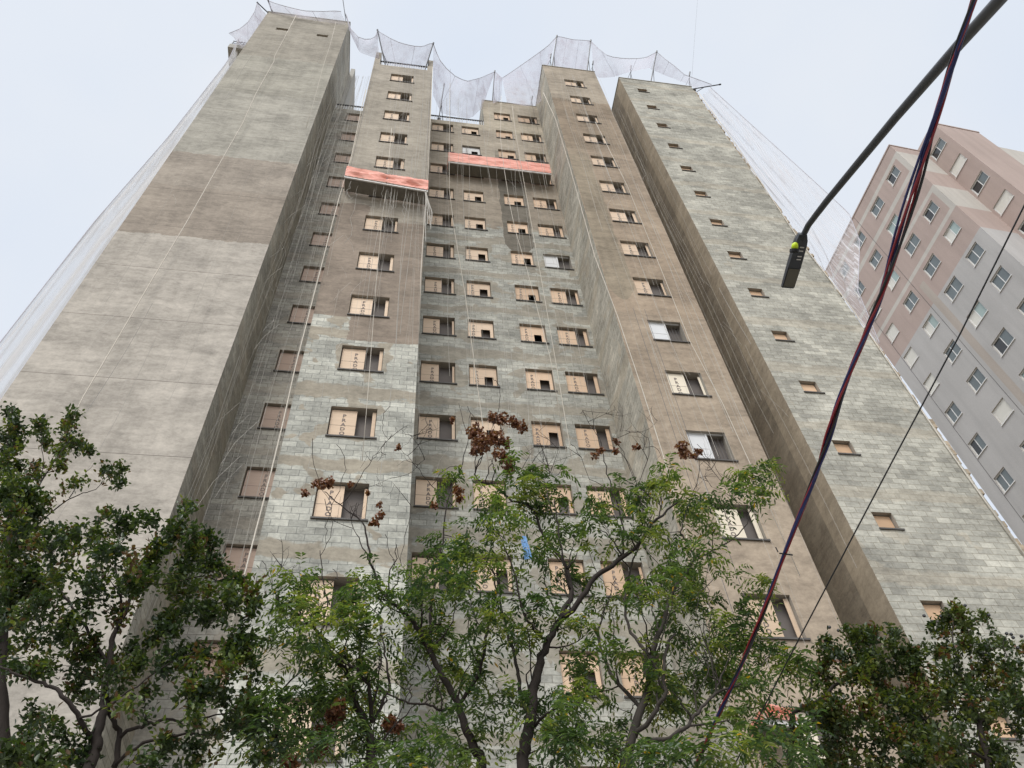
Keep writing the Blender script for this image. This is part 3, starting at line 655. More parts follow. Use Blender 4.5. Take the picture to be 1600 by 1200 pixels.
# ------------------------------------------------------------------ ropes
ropes = [
 ('long pale rope with a kink down the left tower front', 13.85, [(463, 23), (446, 56), (429, 88), (428, 96), (400, 146), (379, 193), (335, 270), (290, 350), (240, 433), (192, 515), (130, 620), (60, 760)], .022),
 ('short faint rope near the right edge of the left tower front', 13.85, [(525, 34), (516, 70), (506, 100), (491, 156), (478, 200)], .014),
 ('bright pale rope in front of the shaded recess', 13.9, [(572, 140), (567, 160), (550, 240), (530, 309), (519, 350), (487, 474), (461, 575), (442, 661), (423, 740), (384, 890), (345, 1040)], .026),
 ('pale rope hanging along the left end of the orange recessed platform', 15.5, [(703, 130), (702, 210), (702, 297), (710, 360), (727, 462), (742, 575), (754, 661), (765, 740)], .02),
 ('pale rope along the left edge of the bare window strip', 15.4, [(783, 150), (782, 216), (788, 266), (797, 322), (805, 359), (823, 420), (844, 500), (859, 556), (885, 706)], .016),
 ('pale rope along the right edge of the bare window strip', 15.4, [(800, 165), (806, 210), (816, 269), (832, 359), (850, 460), (870, 575), (884, 660), (905, 780)], .016),
 ('pale rope along the left corner of the brown bay', 13.9, [(849, 145), (868, 186), (891, 263), (929, 400), (965, 494), (1004, 610), (1036, 711), (1070, 830), (1110, 960), (1150, 1090)], .02),
 ('pale rope down the right part of the brown bay', 13.9, [(930, 190), (980, 290), (1029, 411), (1077, 531), (1130, 632), (1171, 722), (1250, 900)], .015),
 ('pale rope at the right corner of the middle bay below its orange platform', 13.5, [(676, 105), (672, 200), (668, 290), (664, 330), (658, 420), (655, 520)], .02),
 ('thin pale rope down the middle bay past the boarded windows', 13.7, [(612, 200), (604, 290), (596, 350), (588, 440), (575, 612), (566, 720)], .013),
 ('white cord down the outer corner of the right tower', 14.05, [(1092, 145), (1150, 226), (1251, 378), (1330, 480), (1412, 600), (1470, 685), (1530, 770), (1600, 868)], .03)]
for lab, Y, px, r in ropes:
    pts = [atY(x, y, Y) for x, y in px]; o0 = tuple(pts[-1]); mb = MB(); mb.tube(pts, r*.66, 6)
    tag(mb.shift(o0).build('rope', M['rope'], None, o0, True), lab, 'rope', 'ropes hanging down the facade')

# ------------------------------------------------------------------ suspended platforms with orange guards
def platform(label, x0, x1, y0, y1, z, h, slope, tattered, seed):
    rr = random.Random(seed); o = thing('suspended_platform', label, 'platform', (x0, y0, z), 'suspended work platforms'); w = x1-x0; d = y1-y0
    zz = lambda x: slope*x/w
    mb = MB(); n = 8
    for i in range(n):
        a, b_ = w*i/n, w*(i+1)/n
        mb.quad((a, 0, zz(a)), (a, d, zz(a)), (b_, d, zz(b_)), (b_, 0, zz(b_))); mb.quad((a, 0, zz(a)+.06), (b_, 0, zz(b_)+.06), (b_, d, zz(b_)+.06), (a, d, zz(a)+.06))
    mb.quad((0, 0, 0), (0, 0, .06), (0, d, .06), (0, d, 0)); mb.quad((w, 0, zz(w)), (w, d, zz(w)), (w, d, zz(w)+.06), (w, 0, zz(w)+.06))
    mb.build('deck', M['board'], o)
    mb = MB(); mb.poly([(0, -.03, -.06), (w, -.03, zz(w)-.06), (w, -.03, zz(w)+.09), (0, -.03, .09)])
    mb.quad((0, -.03, -.06), (0, .02, -.06), (w, .02, zz(w)-.06), (w, -.03, zz(w)-.06)); mb.quad((0, -.03, .09), (w, -.03, zz(w)+.09), (w, .02, zz(w)+.09), (0, .02, .09))
    mb.build('edge_beam', M['edge'], o)
    mb = MB(); nx, nz = 60, 10; V = []
    for j in range(nz+1):
        for i in range(nx+1):
            x = w*i/nx; u = j/nz; sag = .035*math.sin(x*2.1+seed)+.02*math.sin(x*5.3+seed*2)+.015*math.sin(x*11)
            top = h+sag*tattered
            wr = math.sin(math.pi*min(u*1.02, 1)); V.append((x, -.06+wr*(.05*math.sin(x*1.7+j*.75+seed)+.035*math.sin(x*4.1-j*.9)+.02*math.sin(x*9.7+j*1.9))*tattered+rr.uniform(-.010, .010), zz(x)+.05+u*(top-.05)+.03*wr*math.sin(x*2.9+j*.7)))
    mb.v = V
    for j in range(nz):
        for i in range(nx): a = j*(nx+1)+i; mb.f.append((a, a+1, a+nx+2, a+nx+1)); mb.m.append(0)
    mb.build('tarpaulin', M['tarp'], o, smooth=True)
    for (xx) in (0, w):
        mb = MB(); mb.quad((xx, 0, zz(xx)+.06), (xx, d, zz(xx)+.06), (xx, d, zz(xx)+h*.9), (xx, 0, zz(xx)+h*.9))
        mb.build('end_sheet', M['tarp'], o)
    mb = MB()
    for q in (.05, w*.5, w-.05):
        mb.tube([(q, -.02, zz(q)), (q, -.02, zz(q)+h+.05)], .02, 5)
    mb.tube([(0, -.02, h), (w, -.02, zz(w)+h)], .018, 5); mb.build('guard_frame', M['steel'], o)
    for q in (.12, w-.12):
        c = MB(); c.tube([(q, .1, zz(q)), (q, .1, zz(q)+h+14)], .007, 4); c.build('suspension_cable', M['bar'], o)
    return o
platform('tattered orange sheeted work platform hung in front of the railed middle bay', -2.79, .41, 13.45, 14.02, 31.32, .88, -.52, 1.2, 1)
platform('long orange sheeted work platform hung in the recessed bay', 1.40, 6.51, 15.85, 16.42, 39.57, 1.12, -.12, .5, 2)
pq = atY(1196, 1128, 13.3)
platform('orange sheeted work platform glimpsed low through the trees by the right gap', pq[0], pq[0]+.62, 13.3, 14.05, pq[2], .32, -.05, 1.0, 3)
# torn debris sheet and cords dangling under the middle bay platform
mb = MB(); rr = random.Random(9)
for i in range(12):
    x = rr.uniform(-2.7, .4); z = 30.9; L = rr.uniform(1.0, 4.5); y = rr.uniform(13.3, 13.9)
    mb.tube([(x+rr.uniform(-.03, .03)*j, y+rr.uniform(-.05, .05), z-L*j/6) for j in range(7)], rr.choice((.004, .005, .008)), 3, cap=False)
for i in range(7):
    x = .25+.06*i; mb.tube([(.32+rr.uniform(-.03, .03), 13.3, 30.4), (.36+.04*i, 13.3, 29.4-rr.random()), (.42+.03*i, 13.35, 28.6-rr.random()*2)], .012, 4)
o0 = (-1.2, 13.6, 26); tag(mb.shift(o0).build('dangling_cords', M['cord'], None, o0), 'tangle of torn pale cords dangling under the middle bay platform', 'cords')

# ------------------------------------------------------------------ street lamp
ln, lb_, lt = atD(1249, 382, 8.5), atD(1268, 348, 8.35), atD(1230, 449, 8.75)
arm_px = [(1249, 384, 8.5), (1256, 366, 8.45), (1263, 352, 8.35), (1275, 336, 8.15), (1292, 314, 7.9), (1400, 183, 6.55), (1500, 68, 5.45), (1565, -4, 4.85), (1640, -90, 4.2)]
ap = [atD(*q) for q in arm_px]; foot = (ap[-1][0]+.25, ap[-1][1]-.25, 0)
lamp = thing('street_lamp', 'dark street lamp on a long sloping arm with a lime green photocell', 'street lamp', foot)
fo = np.array(foot)
mb = MB(); e = np.array([foot[0], foot[1], ap[-1][2]-.35]); mb.tube([*[p-fo for p in ap], e-fo], [.029, .030, .031, .032, .033, .036, .038, .039, .040, .05], 14); mb.build('arm', M['lampgrey'], lamp, smooth=True)
mb = MB(); mb.tube([(0, 0, 0), (0, 0, ap[-1][2]+.2)], [.11, .075], 16); mb.build('pole', M['lampgrey'], lamp, smooth=True)
ax = (lt-ln)/np.linalg.norm(lt-ln); sd = CR - ax*(CR@ax); sd /= np.linalg.norm(sd); nn = np.cross(ax, sd)
if nn[2] > 0: nn = -nn                     # nn points down towards the viewer
L = np.linalg.norm(lt-ln)
def hp(u, v, w): return ln+ax*u+sd*v+nn*w-fo
mb = MB(); prof = [(-.12, .045, .03), (-.06, .062, .05), (.0, .068, .055), (L*.5, .074, .045), (L*.96, .072, .03), (L, .066, .02)]
ring = []
for u, hw, hh in prof:
    ring.append([hp(u, a, b_) for a, b_ in ((-hw, .0), (-hw*.92, hh), (hw*.92, hh), (hw, 0), (hw*.8, -hh), (-hw*.8, -hh))])
for i in range(len(ring)-1):
    for k in range(6): mb.quad(ring[i][k], ring[i][(k+1) % 6], ring[i+1][(k+1) % 6], ring[i+1][k])
mb.poly(ring[0][::-1]); mb.poly(ring[-1]); hd = mb.build('lamp_head', M['lampgrey'], lamp)
mb = MB(); mb.quad(hp(L*.52, -.060, .053), hp(L*.52, .060, .053), hp(L*.95, .058, .040), hp(L*.95, -.058, .040)); mb.build('lens', M['lens'], lamp)
mb = MB()
for i in range(4):
    u = (.01, .05, .11, .145)[i]; mb.box(-.02, .02, 0, .004, -.004, .004)
    k = 8*i; mb.v[k:k+8] = [tuple(hp(u+.012*(q//4)-(.006), (-.022 if q % 2 == 0 else .022)+.014, .056+.004*((q//2) % 2))) for q in range(8)]
mb.build('label_plate', M['edge'], lamp)
pc = atD(1242, 385, 8.42)-fo; up = -nn*.0+np.array([0, 0, 1.0]); dx = (atD(1243, 380, 8.42)-atD(1242, 391, 8.42)); dx /= np.linalg.norm(dx)
mb = MB(); mb.tube([pc-dx*.03, pc+dx*.005, pc+dx*.03, pc+dx*.042], [.034, .034, .028, .010], 12); mb.build('photocell', M['yellow'], lamp, smooth=True)
mb = MB(); mb.tube([pc-dx*.06, pc-dx*.03], .05, 12); mb.build('photocell_socket', M['black'], lamp)
mb = MB(); mb.tube([hp(-.1, 0, 0), hp(-.02, 0, 0)], .052, 12); mb.build('clamp', M['black'], lamp)

# ------------------------------------------------------------------ twisted cables and the thin wire
cpx = [(1560, -120, 3.9), (1522, 0, 4.2), (1508, 40, 4.3), (1490, 88, 4.45), (1471, 145, 4.6), (1455, 228, 4.8), (1422, 322, 5.0), (1391, 420, 5.25), (1352, 528, 5.5), (1310, 622, 5.7), (1283, 720, 5.95), (1230, 855, 6.3), (1188, 970, 6.7), (1127, 1108, 7.1), (1088, 1195, 7.4), (1050, 1290, 7.8)]
cp = np.array([atD(*q) for q in cpx]); sg = np.cumsum(np.r_[0, np.linalg.norm(np.diff(cp, axis=0), axis=1)])
def interp(s): return np.array([np.interp(s, sg, cp[:, j]) for j in range(3)])
cob = thing('cable_bundle', 'twisted red, blue and black cable bundle crossing in front of the lamp arm', 'cables', tuple(cp[-1]))
ss = np.linspace(0, sg[-1], 150)
sm = np.array([np.mean([interp(min(max(s+d, 0), sg[-1])) for d in (-.3, -.15, 0, .15, .3)], 0) for s in ss])
for k, (mt, r) in enumerate((('blue', .0092), ('red', .0086), ('black', .0086), ('blue', .0078), ('red', .0076))):
    pts = []
    for i, s in enumerate(ss):
        t_ = sm[min(i+1, 149)]-sm[max(i-1, 0)]; t_ /= np.linalg.norm(t_); a = np.cross(t_, [0, 1, 0]); a /= np.linalg.norm(a); b_ = np.cross(t_, a)
        loose = .8*math.exp(-((s-1.6)/.55)**2)+.35*math.exp(-((s-3.3)/.3)**2)
        ph = 2*math.pi*(k/5)+s*3.4+.8*math.sin(s*2); rad = .0112*(1+(loose*(3.6 if k == 3 else .9)))
        if k == 3: ph = 2*math.pi*.6+s*2.9*(1 if s > 2.4 else .25)
        pts.append(sm[i]+rad*(math.cos(ph)*a+math.sin(ph)*b_)-cp[-1])
    mb = MB(); mb.tube(pts, r, 8); mb.build('cable', M[mt], cob, smooth=True)
mb = MB(); q = interp(sg[np.argmin([abs(c[1]-850) for c in cpx])]+.1)-cp[-1]; mb.tube([q+np.array([-.05, -.04, .0]), q+np.array([.05, -.05, -.02])], .006, 5); mb.tube([q+np.array([-.05, -.03, .02]), q+np.array([-.06, -.04, .06])], .005, 5)
mb.build('cable_tie', M['black'], cob)
w0 = [atD(1640, 240, 6.0), atD(1600, 322, 6.1), atD(1500, 522, 6.5), atD(1400, 710, 6.9), atD(1300, 900, 7.4), atD(1235, 1024, 7.7), atD(1180, 1132, 8.0), atD(1140, 1210, 8.2)]
mb = MB(); mb.tube(w0, .0068, 6); o0 = tuple(w0[-1]); tag(mb.shift(o0).build('wire', M['black'], None, o0, True), 'single thin black wire slanting down at the right of the twisted cables', 'wire')

# ------------------------------------------------------------------ trees
def leaf_mat(name, stops, trans=.35):
    t = NT(name); at = t.n('Attribute', attribute_name='tint'); c = t.ramp(at.outputs['Fac'], stops)[0]
    b = t.n('BsdfPrincipled'); t.l(c, b.inputs['Base Color']); b.inputs['Roughness'].default_value = .42; b.inputs['Specular IOR Level'].default_value = .45
    tl = t.n('BsdfTranslucent'); t.l(t.mix(1.0, c, (1.5, 1.7, .6), 'MULTIPLY'), tl.inputs[0]); mx = t.n('MixShader'); mx.inputs[0].default_value = trans
    t.l(b.outputs[0], mx.inputs[1]); t.l(tl.outputs[0], mx.inputs[2]); t.l(mx.outputs[0], t.out.inputs[0]); return t.mat
c4 = lambda r, g, b: (r, g, b, 1)
LM_C = leaf_mat('feathery leaflets', [(0, c4(.032, .060, .028)), (.45, c4(.070, .112, .045)), (.8, c4(.15, .195, .06)), (.95, c4(.22, .23, .06)), (.98, c4(.45, .26, .02))], .38)
LM_L = leaf_mat('dark oval leaves', [(0, c4(.024, .042, .019)), (.5, c4(.046, .074, .022)), (.8, c4(.095, .13, .024)), (.93, c4(.18, .20, .025)), (.98, c4(.11, .06, .03))], .25)
LM_R = leaf_mat('olive oval leaves', [(0, c4(.028, .045, .02)), (.5, c4(.054, .078, .024)), (.8, c4(.105, .125, .025)), (.93, c4(.18, .185, .025)), (.98, c4(.14, .06, .03))], .28)
BARK = simple('dark brown bark', (.030, .023, .019), .9, var=.4, scale=18, bump=.6, stretch=(1, 1, .4))
BARKG = simple('grey brown bark', (.048, .040, .033), .9, var=.4, scale=16, bump=.6, stretch=(1, 1, .4))
SEED = leaf_mat('papery brown seed capsules', [(0, c4(.09, .03, .018)), (.5, c4(.19, .075, .04)), (.85, c4(.32, .15, .085)), (1, c4(.46, .26, .17))], .2)
def unit(a): return a/(np.linalg.norm(a, axis=-1, keepdims=True)+1e-9)
def leaves_mesh(name, C, D, Nn, L, Wd, tint, mat, parent, o0):
    """folded six-point leaves: C base points, D axis, Nn normal"""
    n = len(C); D = unit(D); Sd = unit(np.cross(D, Nn)); Nn = np.cross(Sd, D); L = L[:, None]; Wd = Wd[:, None]
    v = np.empty((n, 6, 3)); dr = -.10*L*Nn
    v[:, 0] = C; v[:, 1] = C+D*L*.38+Sd*Wd*.5+Nn*Wd*.18; v[:, 2] = C+D*L*.72+Sd*Wd*.38+Nn*Wd*.12+dr*.5; v[:, 3] = C+D*L+dr
    v[:, 4] = C+D*L*.72-Sd*Wd*.38+Nn*Wd*.12+dr*.5; v[:, 5] = C+D*L*.38-Sd*Wd*.5+Nn*Wd*.18
    v = v.reshape(-1, 3)-np.array(o0)
    idx = (np.arange(n)*6)[:, None]; f = np.concatenate([idx+np.array([0, 1, 2, 3]), idx+np.array([0, 3, 4, 5])], 1).reshape(-1, 4)
    me = bpy.data.meshes.new(name); me.vertices.add(len(v)); me.vertices.foreach_set('co', v.ravel()); me.loops.add(f.size); me.loops.foreach_set('vertex_index', f.ravel())
    me.polygons.add(len(f)); me.polygons.foreach_set('loop_start', np.arange(len(f))*4); me.polygons.foreach_set('loop_total', np.full(len(f), 4))
    a = me.attributes.new('tint', 'FLOAT', 'FACE'); a.data.foreach_set('value', np.repeat(tint, 2).astype(np.float32))
    me.materials.append(mat); me.update(); me.validate()
    o = bpy.data.objects.new(name, me); S.collection.objects.link(o); o.parent = parent; return o
def bez(a, b, c, n):
    t = np.linspace(0, 1, n)[:, None]; return a*(1-t)**2+2*b*t*(1-t)+c*t**2
def smooth_poly(P, k=4):
    P = np.array(P); out = []
    for i in range(len(P)-1):
        p0, p1, p2, p3 = P[max(i-1, 0)], P[i], P[i+1], P[min(i+2, len(P)-1)]
        for j in range(k):
            t = j/k; out.append(.5*((2*p1)+(-p0+p2)*t+(2*p0-5*p1+4*p2-p3)*t*t+(-p0+3*p1-3*p2+p3)*t**3))
    out.append(P[-1]); return np.array(out)
def tree(name, label, cat, Y, limbs, blobs, style, bark, lmat, seed, density=1.0, seeds=(), bare=(), spread=1.0, berries=(), fill=(), suckers=0, holes=(), group='street trees in front of the tower'):
    """limbs: lists of (px, py, radius, depth offset); first is the trunk"""
    rg = np.random.default_rng(seed); tr = MB(); nodes = []; base = None
    for li, l in enumerate(limbs):
        P = [atY(x, y, Y+dy) for x, y, r, dy in l]; rad = [r for _, _, r, _ in l]
        if li == 0: base = np.array([P[0][0], P[0][1], 0.1]); e0 = base+(P[0]-base)*.85; P = [base+(P[0]-base)*.3, base+(P[0]-base)*.6, e0]+P; rad = [rad[0]*1.3, rad[0]*1.2, rad[0]*1.06]+rad
        Q = smooth_poly(P, 4) if li else np.array([base]+list(smooth_poly(P, 4))); rr_ = np.interp(np.linspace(0, 1, len(Q)), np.linspace(0, 1, len(rad)), rad)
        rr_ = rr_*(.80 if style == 'pinnate' else .68); Q[1:-1] += rg.normal(0, .010, (len(Q)-2, 3)); tr.tube(Q, list(rr_), 8)
        for p, r in zip(Q[2:] if li == 0 else Q, rr_[2:] if li == 0 else rr_): nodes.append((p, r))
    NP = [n[0] for n in nodes]; NRd = [n[1] for n in nodes]
    for _ in range(suckers if style == 'pinnate' else 0):                 # thin secondary limbs
        i = int(rg.integers(len(limbs[0]), len(NP))); a = NP[i]; L_ = rg.uniform(.35, 1.0); dv = unit(np.array([rg.normal(0, .45), rg.normal(0, .3), 1.0])); e = a+dv*L_
        Q = bez(a, a+dv*L_*.5+rg.normal(0, .16, 3)*L_, e, 9); Q[1:] += rg.normal(0, .012, (8, 3)); rr2 = np.linspace(min(NRd[i]*.7, .013), .0045, 9); tr.tube(Q, list(rr2), 5, cap=False)
        for p, r in zip(Q[2:], rr2[2:]): NP.append(p); NRd.append(r)
    blobs = list(blobs)
    for (x0, x1, y0, y1, st_, r_, dn_) in fill:
        for yy in np.arange(y0, y1+1, st_):
            for xx in np.arange(x0, x1+1, st_):
                px_, py_ = xx+rg.normal(0, st_*.3), yy+rg.normal(0, st_*.3)
                if any((px_-hx)**2+(py_-hy)**2 < (hr+r_*.5)**2 for hx, hy, hr in holes): continue
                blobs.append((px_, py_, r_*rg.uniform(.7, 1.15), dn_*rg.uniform(.6, 1.3)))
    # twig tips inside the crown clumps
    tips = []
    for bl in blobs:
        x, y, r = bl[:3]; dn = bl[3] if len(bl) > 3 else 1.0; dy = bl[4] if len(bl) > 4 else rg.normal(0, .35)
        c = atY(x, y, Y+dy); sc = (c-np.array([0, 0, CAM_Z]))@CF/F_PX; rw = r*sc*(1.08 if style == 'pinnate' else 1.0)
        n = max(3, int(density*dn*(rw**2)*(29 if style == 'pinnate' else 56)+3))
        q = unit(rg.normal(0, 1, (n, 3)))*(rg.random((n, 1))**.45)*rw
        q[:, 1] *= spread; tips += [(c+k, dn) for k in q]
    tips.sort(key=lambda t: min(np.sum((np.array(NP[::3])-t[0])**2, 1)))
    C, D = [], []; tw = MB()
    for tp, dn in tips:
        A = np.array(NP); dd = np.linalg.norm(A-tp, axis=1)+np.clip(A[:, 2]-tp[2]+.1, 0, 9)*1.5; i = int(np.argmin(dd)); a = A[i]
        ln_ = np.linalg.norm(tp-a); mid = (a+tp)/2+rg.normal(0, .10, 3)*ln_+np.array([0, 0, -.10*ln_]); n = max(4, int(ln_/.14)+2)
        Q = bez(a, mid, tp, n); r0 = min(NRd[i]*.75, .004+.010*ln_+.004); tr.tube(Q, list(np.linspace(r0, .0022, n)), 4, cap=False)
        for p, r in zip(Q[1:], np.linspace(r0, .003, n)[1:]): NP.append(p); NRd.append(r)
        C.append(Q); D.append(dn)
    for (x, y, n, r) in bare:                # leafless fine twigs
        for _ in range(n):
            tp = atY(x+rg.normal(0, r), y+rg.normal(0, r), Y+rg.normal(0, .3)); A = np.array(NP); dd = np.linalg.norm(A-tp, axis=1)+np.clip(A[:, 2]-tp[2]+.2, 0, 9)*2; a = A[int(np.argmin(dd))]
            Q = bez(a, (a+tp)/2+rg.normal(0, .12, 3)*np.linalg.norm(tp-a), tp, 7); tr.tube(Q, list(np.linspace(.006, .0018, 7)), 4, cap=False)
            for p in Q[2:]: NP.append(p); NRd.append(.004)
            for k in (3, 5):
                e = Q[k]+rg.normal(0, .12, 3)+np.array([0, 0, .1]); tr.tube([Q[k], (Q[k]+e)/2+rg.normal(0, .01, 3), e], [.003, .002, .0015], 3, cap=False)
    o0 = tuple(base); root = thing(name, label, cat, o0, group)
    tr.shift(o0).build('trunk', bark, root, smooth=True)
    LC, LD, LN, LL, LW, LT = [], [], [], [], [], []
    up = np.array([0, 0, 1.0])
    for Q, dn in zip(C, D):
        tv = unit(Q[-1]-Q[-3]); tip = Q[-1]; clump = rg.beta(1.5, 1.7)
        if rg.random() < .05: clump = rg.uniform(.8, 1)
        if style == 'pinnate':
            for _ in range(rg.integers(5, 8)):
                ra = unit(tv*.5+rg.normal(0, .75, 3)+np.array([0, 0, .1])); Lr = rg.uniform(.20, .36); st = tip-tv*rg.uniform(0, .22); nl = rg.integers(5, 8)
                end = st+ra*Lr+np.array([0, 0, -.10-.5*Lr*rg.random()*.8]); mid = st+ra*Lr*.55+up*.03; Rq = bez(st, mid, end, nl+1)
                tr2 = Rq
                sd_ = unit(np.cross(end-st, up+rg.normal(0, .15, 3)))
                for j in range(1, nl+1):
                    for s in (-1, 1):
                        LC.append(Rq[j]); fw = unit(Rq[j]-Rq[j-1]); d_ = unit(sd_*s+fw*.55+rg.normal(0, .15, 3)+np.array([0, 0, -.25])); LD.append(d_)
                        LN.append(up+rg.normal(0, .35, 3)); LL.append(rg.uniform(.058, .098)); LW.append(rg.uniform(.020, .030)); LT.append(np.clip(clump+rg.normal(0, .13), 0, .93))
        else:
            n = rg.integers(34, 50)
            for _ in range(n):
                u = rg.random()**.6; k = min(len(Q)-2, int(u*(len(Q)-1))); p = Q[k]*(1-.5)+Q[k+1]*.5
                LC.append(p+rg.normal(0, .045, 3)); d_ = unit(tv*.35+rg.normal(0, .75, 3)+np.array([0, 0, .12])); LD.append(d_)
                LN.append(up*1.0+rg.normal(0, .55, 3)); LL.append(rg.uniform(.048, .082)); LW.append(rg.uniform(.028, .044)); LT.append(np.clip(clump+rg.normal(0, .15), 0, 1))
    tint = np.array(LT); rnd = rg.random(len(tint)); tint = np.where(rnd > .992, .99, tint)
    leaves_mesh('crown', np.array(LC), np.array(LD), np.array(LN), np.array(LL), np.array(LW), tint, lmat, root, o0)
    for (x, y, r, n) in seeds:
        c = atY(x, y, Y+rg.normal(0, .2)); sc = (c-np.array([0, 0, CAM_Z]))@CF/F_PX; rw = r*sc; m = n*3
        q = unit(rg.normal(0, 1, (n, 3)))*(rg.random((n, 1))**.5)*rw; q = np.repeat(q, 3, 0); Cc = c+q
        Dd = unit(rg.normal(0, 1, (m, 3))+np.array([0, 0, -.3])); leaves_mesh('seed_cluster', Cc, Dd, rg.normal(0, 1, (m, 3)), rg.uniform(.035, .055, m), rg.uniform(.03, .045, m), rg.beta(1.6, 1.8, m), SEED, root, o0)
    if berries:
        for x, y in berries:
            bm = MB()
            c = atY(x, y, Y+rg.normal(0, .15)); bm.tube([c-np.array([0, 0, .022]), c-np.array([0, 0, .012]), c+np.array([0, 0, .012]), c+np.array([0, 0, .022])], [.008, .022, .022, .008], 6)
            bm.shift(o0).build('fruit', M['black'], root)
    return root

tree('tree', 'tall feathery tree with a thick dark trunk and the biggest brown seed heads', 'tree', 8.2, [
    [(817, 1199, .085, 0), (823, 1152, .080, 0), (830, 1113, .075, 0), (834, 1074, .07, 0), (843, 1035, .062, 0), (856, 1003, .055, 0), (871, 977, .05, 0), (892, 925, .04, 0), (886, 895, .034, .1), (882, 880, .03, .1), (850, 838, .026, .2), (830, 792, .022, .2), (800, 782, .02, .25), (775, 762, .017, .3), (750, 752, .015, .3), (741, 738, .013, .3), (750, 720, .01, .3), (756, 700, .008, .3)],
    [(880, 965, .045, 0), (900, 945, .042, -.1), (930, 900, .04, -.2), (965, 877, .036, -.25), (1000, 848, .03, -.3), (1020, 818, .022, -.3), (1044, 796, .018, -.3), (1072, 770, .012, -.3)],
    [(965, 877, .02, -.2), (975, 840, .018, -.1), (968, 800, .014, 0), (955, 760, .012, 0), (945, 720, .009, 0), (938, 690, .006, 0)],
    [(856, 1003, .022, 0), (835, 985, .02, -.2), (815, 950, .017, -.3), (805, 900, .014, -.3), (790, 860, .01, -.3), (778, 830, .007, -.3)],
    [(823, 1110, .03, 0), (812, 1075, .028, .2), (806, 1035, .025, .3), (795, 990, .022, .4), (785, 950, .018, .4), (780, 900, .014, .4)],
    [(836, 1135, .022, 0), (855, 1115, .02, -.3), (875, 1102, .017, -.5), (905, 1098, .012, -.6)],
    [(892, 925, .02, 0), (880, 870, .015, -.2), (872, 820, .012, -.2), (866, 780, .008, -.2)]],
    [(830, 742, 42), (805, 765, 30), (860, 755, 30), (790, 805, 36, .7), (760, 775, 28, .7), (735, 850, 32, .6), (770, 880, 40, .6), (880, 830, 32, .6), (935, 775, 26, .5), (960, 850, 32, .5), (900, 900, 36, .5), (850, 940, 40, .5), (800, 1000, 32, .4), (920, 980, 38, .5), (870, 1140, 32, 1.3, -1.2), (885, 1165, 30, 1.3, -1.2), (760, 960, 36, .5), (905, 1060, 30, .4)],
    'pinnate', BARK, LM_C, 11, .95, [(785, 655, 10, 60), (800, 660, 9, 50), (770, 652, 10, 50), (815, 667, 9, 60), (742, 675, 14, 90), (755, 690, 17, 130), (748, 700, 14, 110), (775, 685, 13, 80), (790, 692, 9, 50), (780, 710, 11, 60), (792, 722, 10, 45), (797, 735, 6, 25), (707, 656, 6, 16), (715, 768, 9, 40), (718, 780, 6, 25)], [(860, 700, 9, 22), (940, 660, 5, 20), (830, 690, 5, 20)], fill=[(745, 930, 990, 1190, 66, 32, .42), (700, 900, 760, 940, 70, 24, .2)], suckers=34)
tree('tree', 'slender leaning feathery tree just left of the thickest trunk', 'tree', 8.7, [
    [(752, 1199, .07, 0), (742, 1170, .066, 0), (730, 1146, .062, 0), (717, 1100, .055, 0), (696, 1066, .05, 0), (676, 1027, .044, 0), (659, 994, .04, 0), (640, 965, .034, 0), (600, 930, .026, 0), (580, 880, .02, .1), (575, 850, .017, .1), (565, 815, .014, .1), (525, 785, .01, .2), (507, 768, .007, .2)],
    [(717, 1100, .03, 0), (743, 1063, .028, -.2), (752, 1037, .026, -.3), (758, 1014, .024, -.3), (762, 980, .02, -.3), (772, 945, .017, -.3), (772, 900, .014, -.3), (750, 860, .01, -.3)],
    [(676, 1027, .03, 0), (672, 980, .026, .2), (676, 930, .022, .3), (683, 890, .018, .3), (692, 847, .015, .3), (695, 800, .013, .3), (707, 760, .011, .3), (720, 732, .01, .3), (732, 692, .008, .3), (727, 668, .006, .3), (717, 630, .004, .3)],
    [(707, 790, .008, .3), (680, 765, .007, .3), (655, 735, .006, .3), (637, 712, .004, .3), (622, 700, .003, .3)],
    [(717, 1100, .02, 0), (690, 1108, .018, -.2), (667, 1100, .017, -.3), (645, 1100, .015, -.3), (624, 1092, .013, -.3), (592, 1079, .01, -.3)]],
    [(690, 840, 28, .5), (660, 930, 36, .6), (690, 900, 34, .5), (620, 930, 32, .5), (560, 905, 22, .3), (690, 970, 40, .6), (735, 1000, 36, .6), (640, 1010, 40, .6), (700, 1060, 30, .5), (775, 1075, 28, .5), (650, 1180, 42, 1.3, -1.6), (700, 1178, 40, 1.3, -1.6), (610, 1190, 32, 1.1, -1.4), (730, 1150, 24, .5)],
    'pinnate', BARK, LM_C, 12, .95, [(505, 758, 10, 40), (515, 754, 9, 36), (494, 756, 7, 25), (478, 770, 6, 22), (595, 805, 7, 25), (585, 817, 7, 25), (593, 788, 5, 14), (547, 757, 4, 10), (623, 700, 4, 12), (678, 790, 6, 22), (575, 770, 4, 10), (608, 1130, 13, 70), (620, 1135, 10, 50)], [(600, 720, 8, 30), (650, 690, 5, 22), (560, 780, 8, 24), (670, 660, 4, 16)], fill=[(590, 760, 880, 1190, 64, 32, .45)], suckers=26)
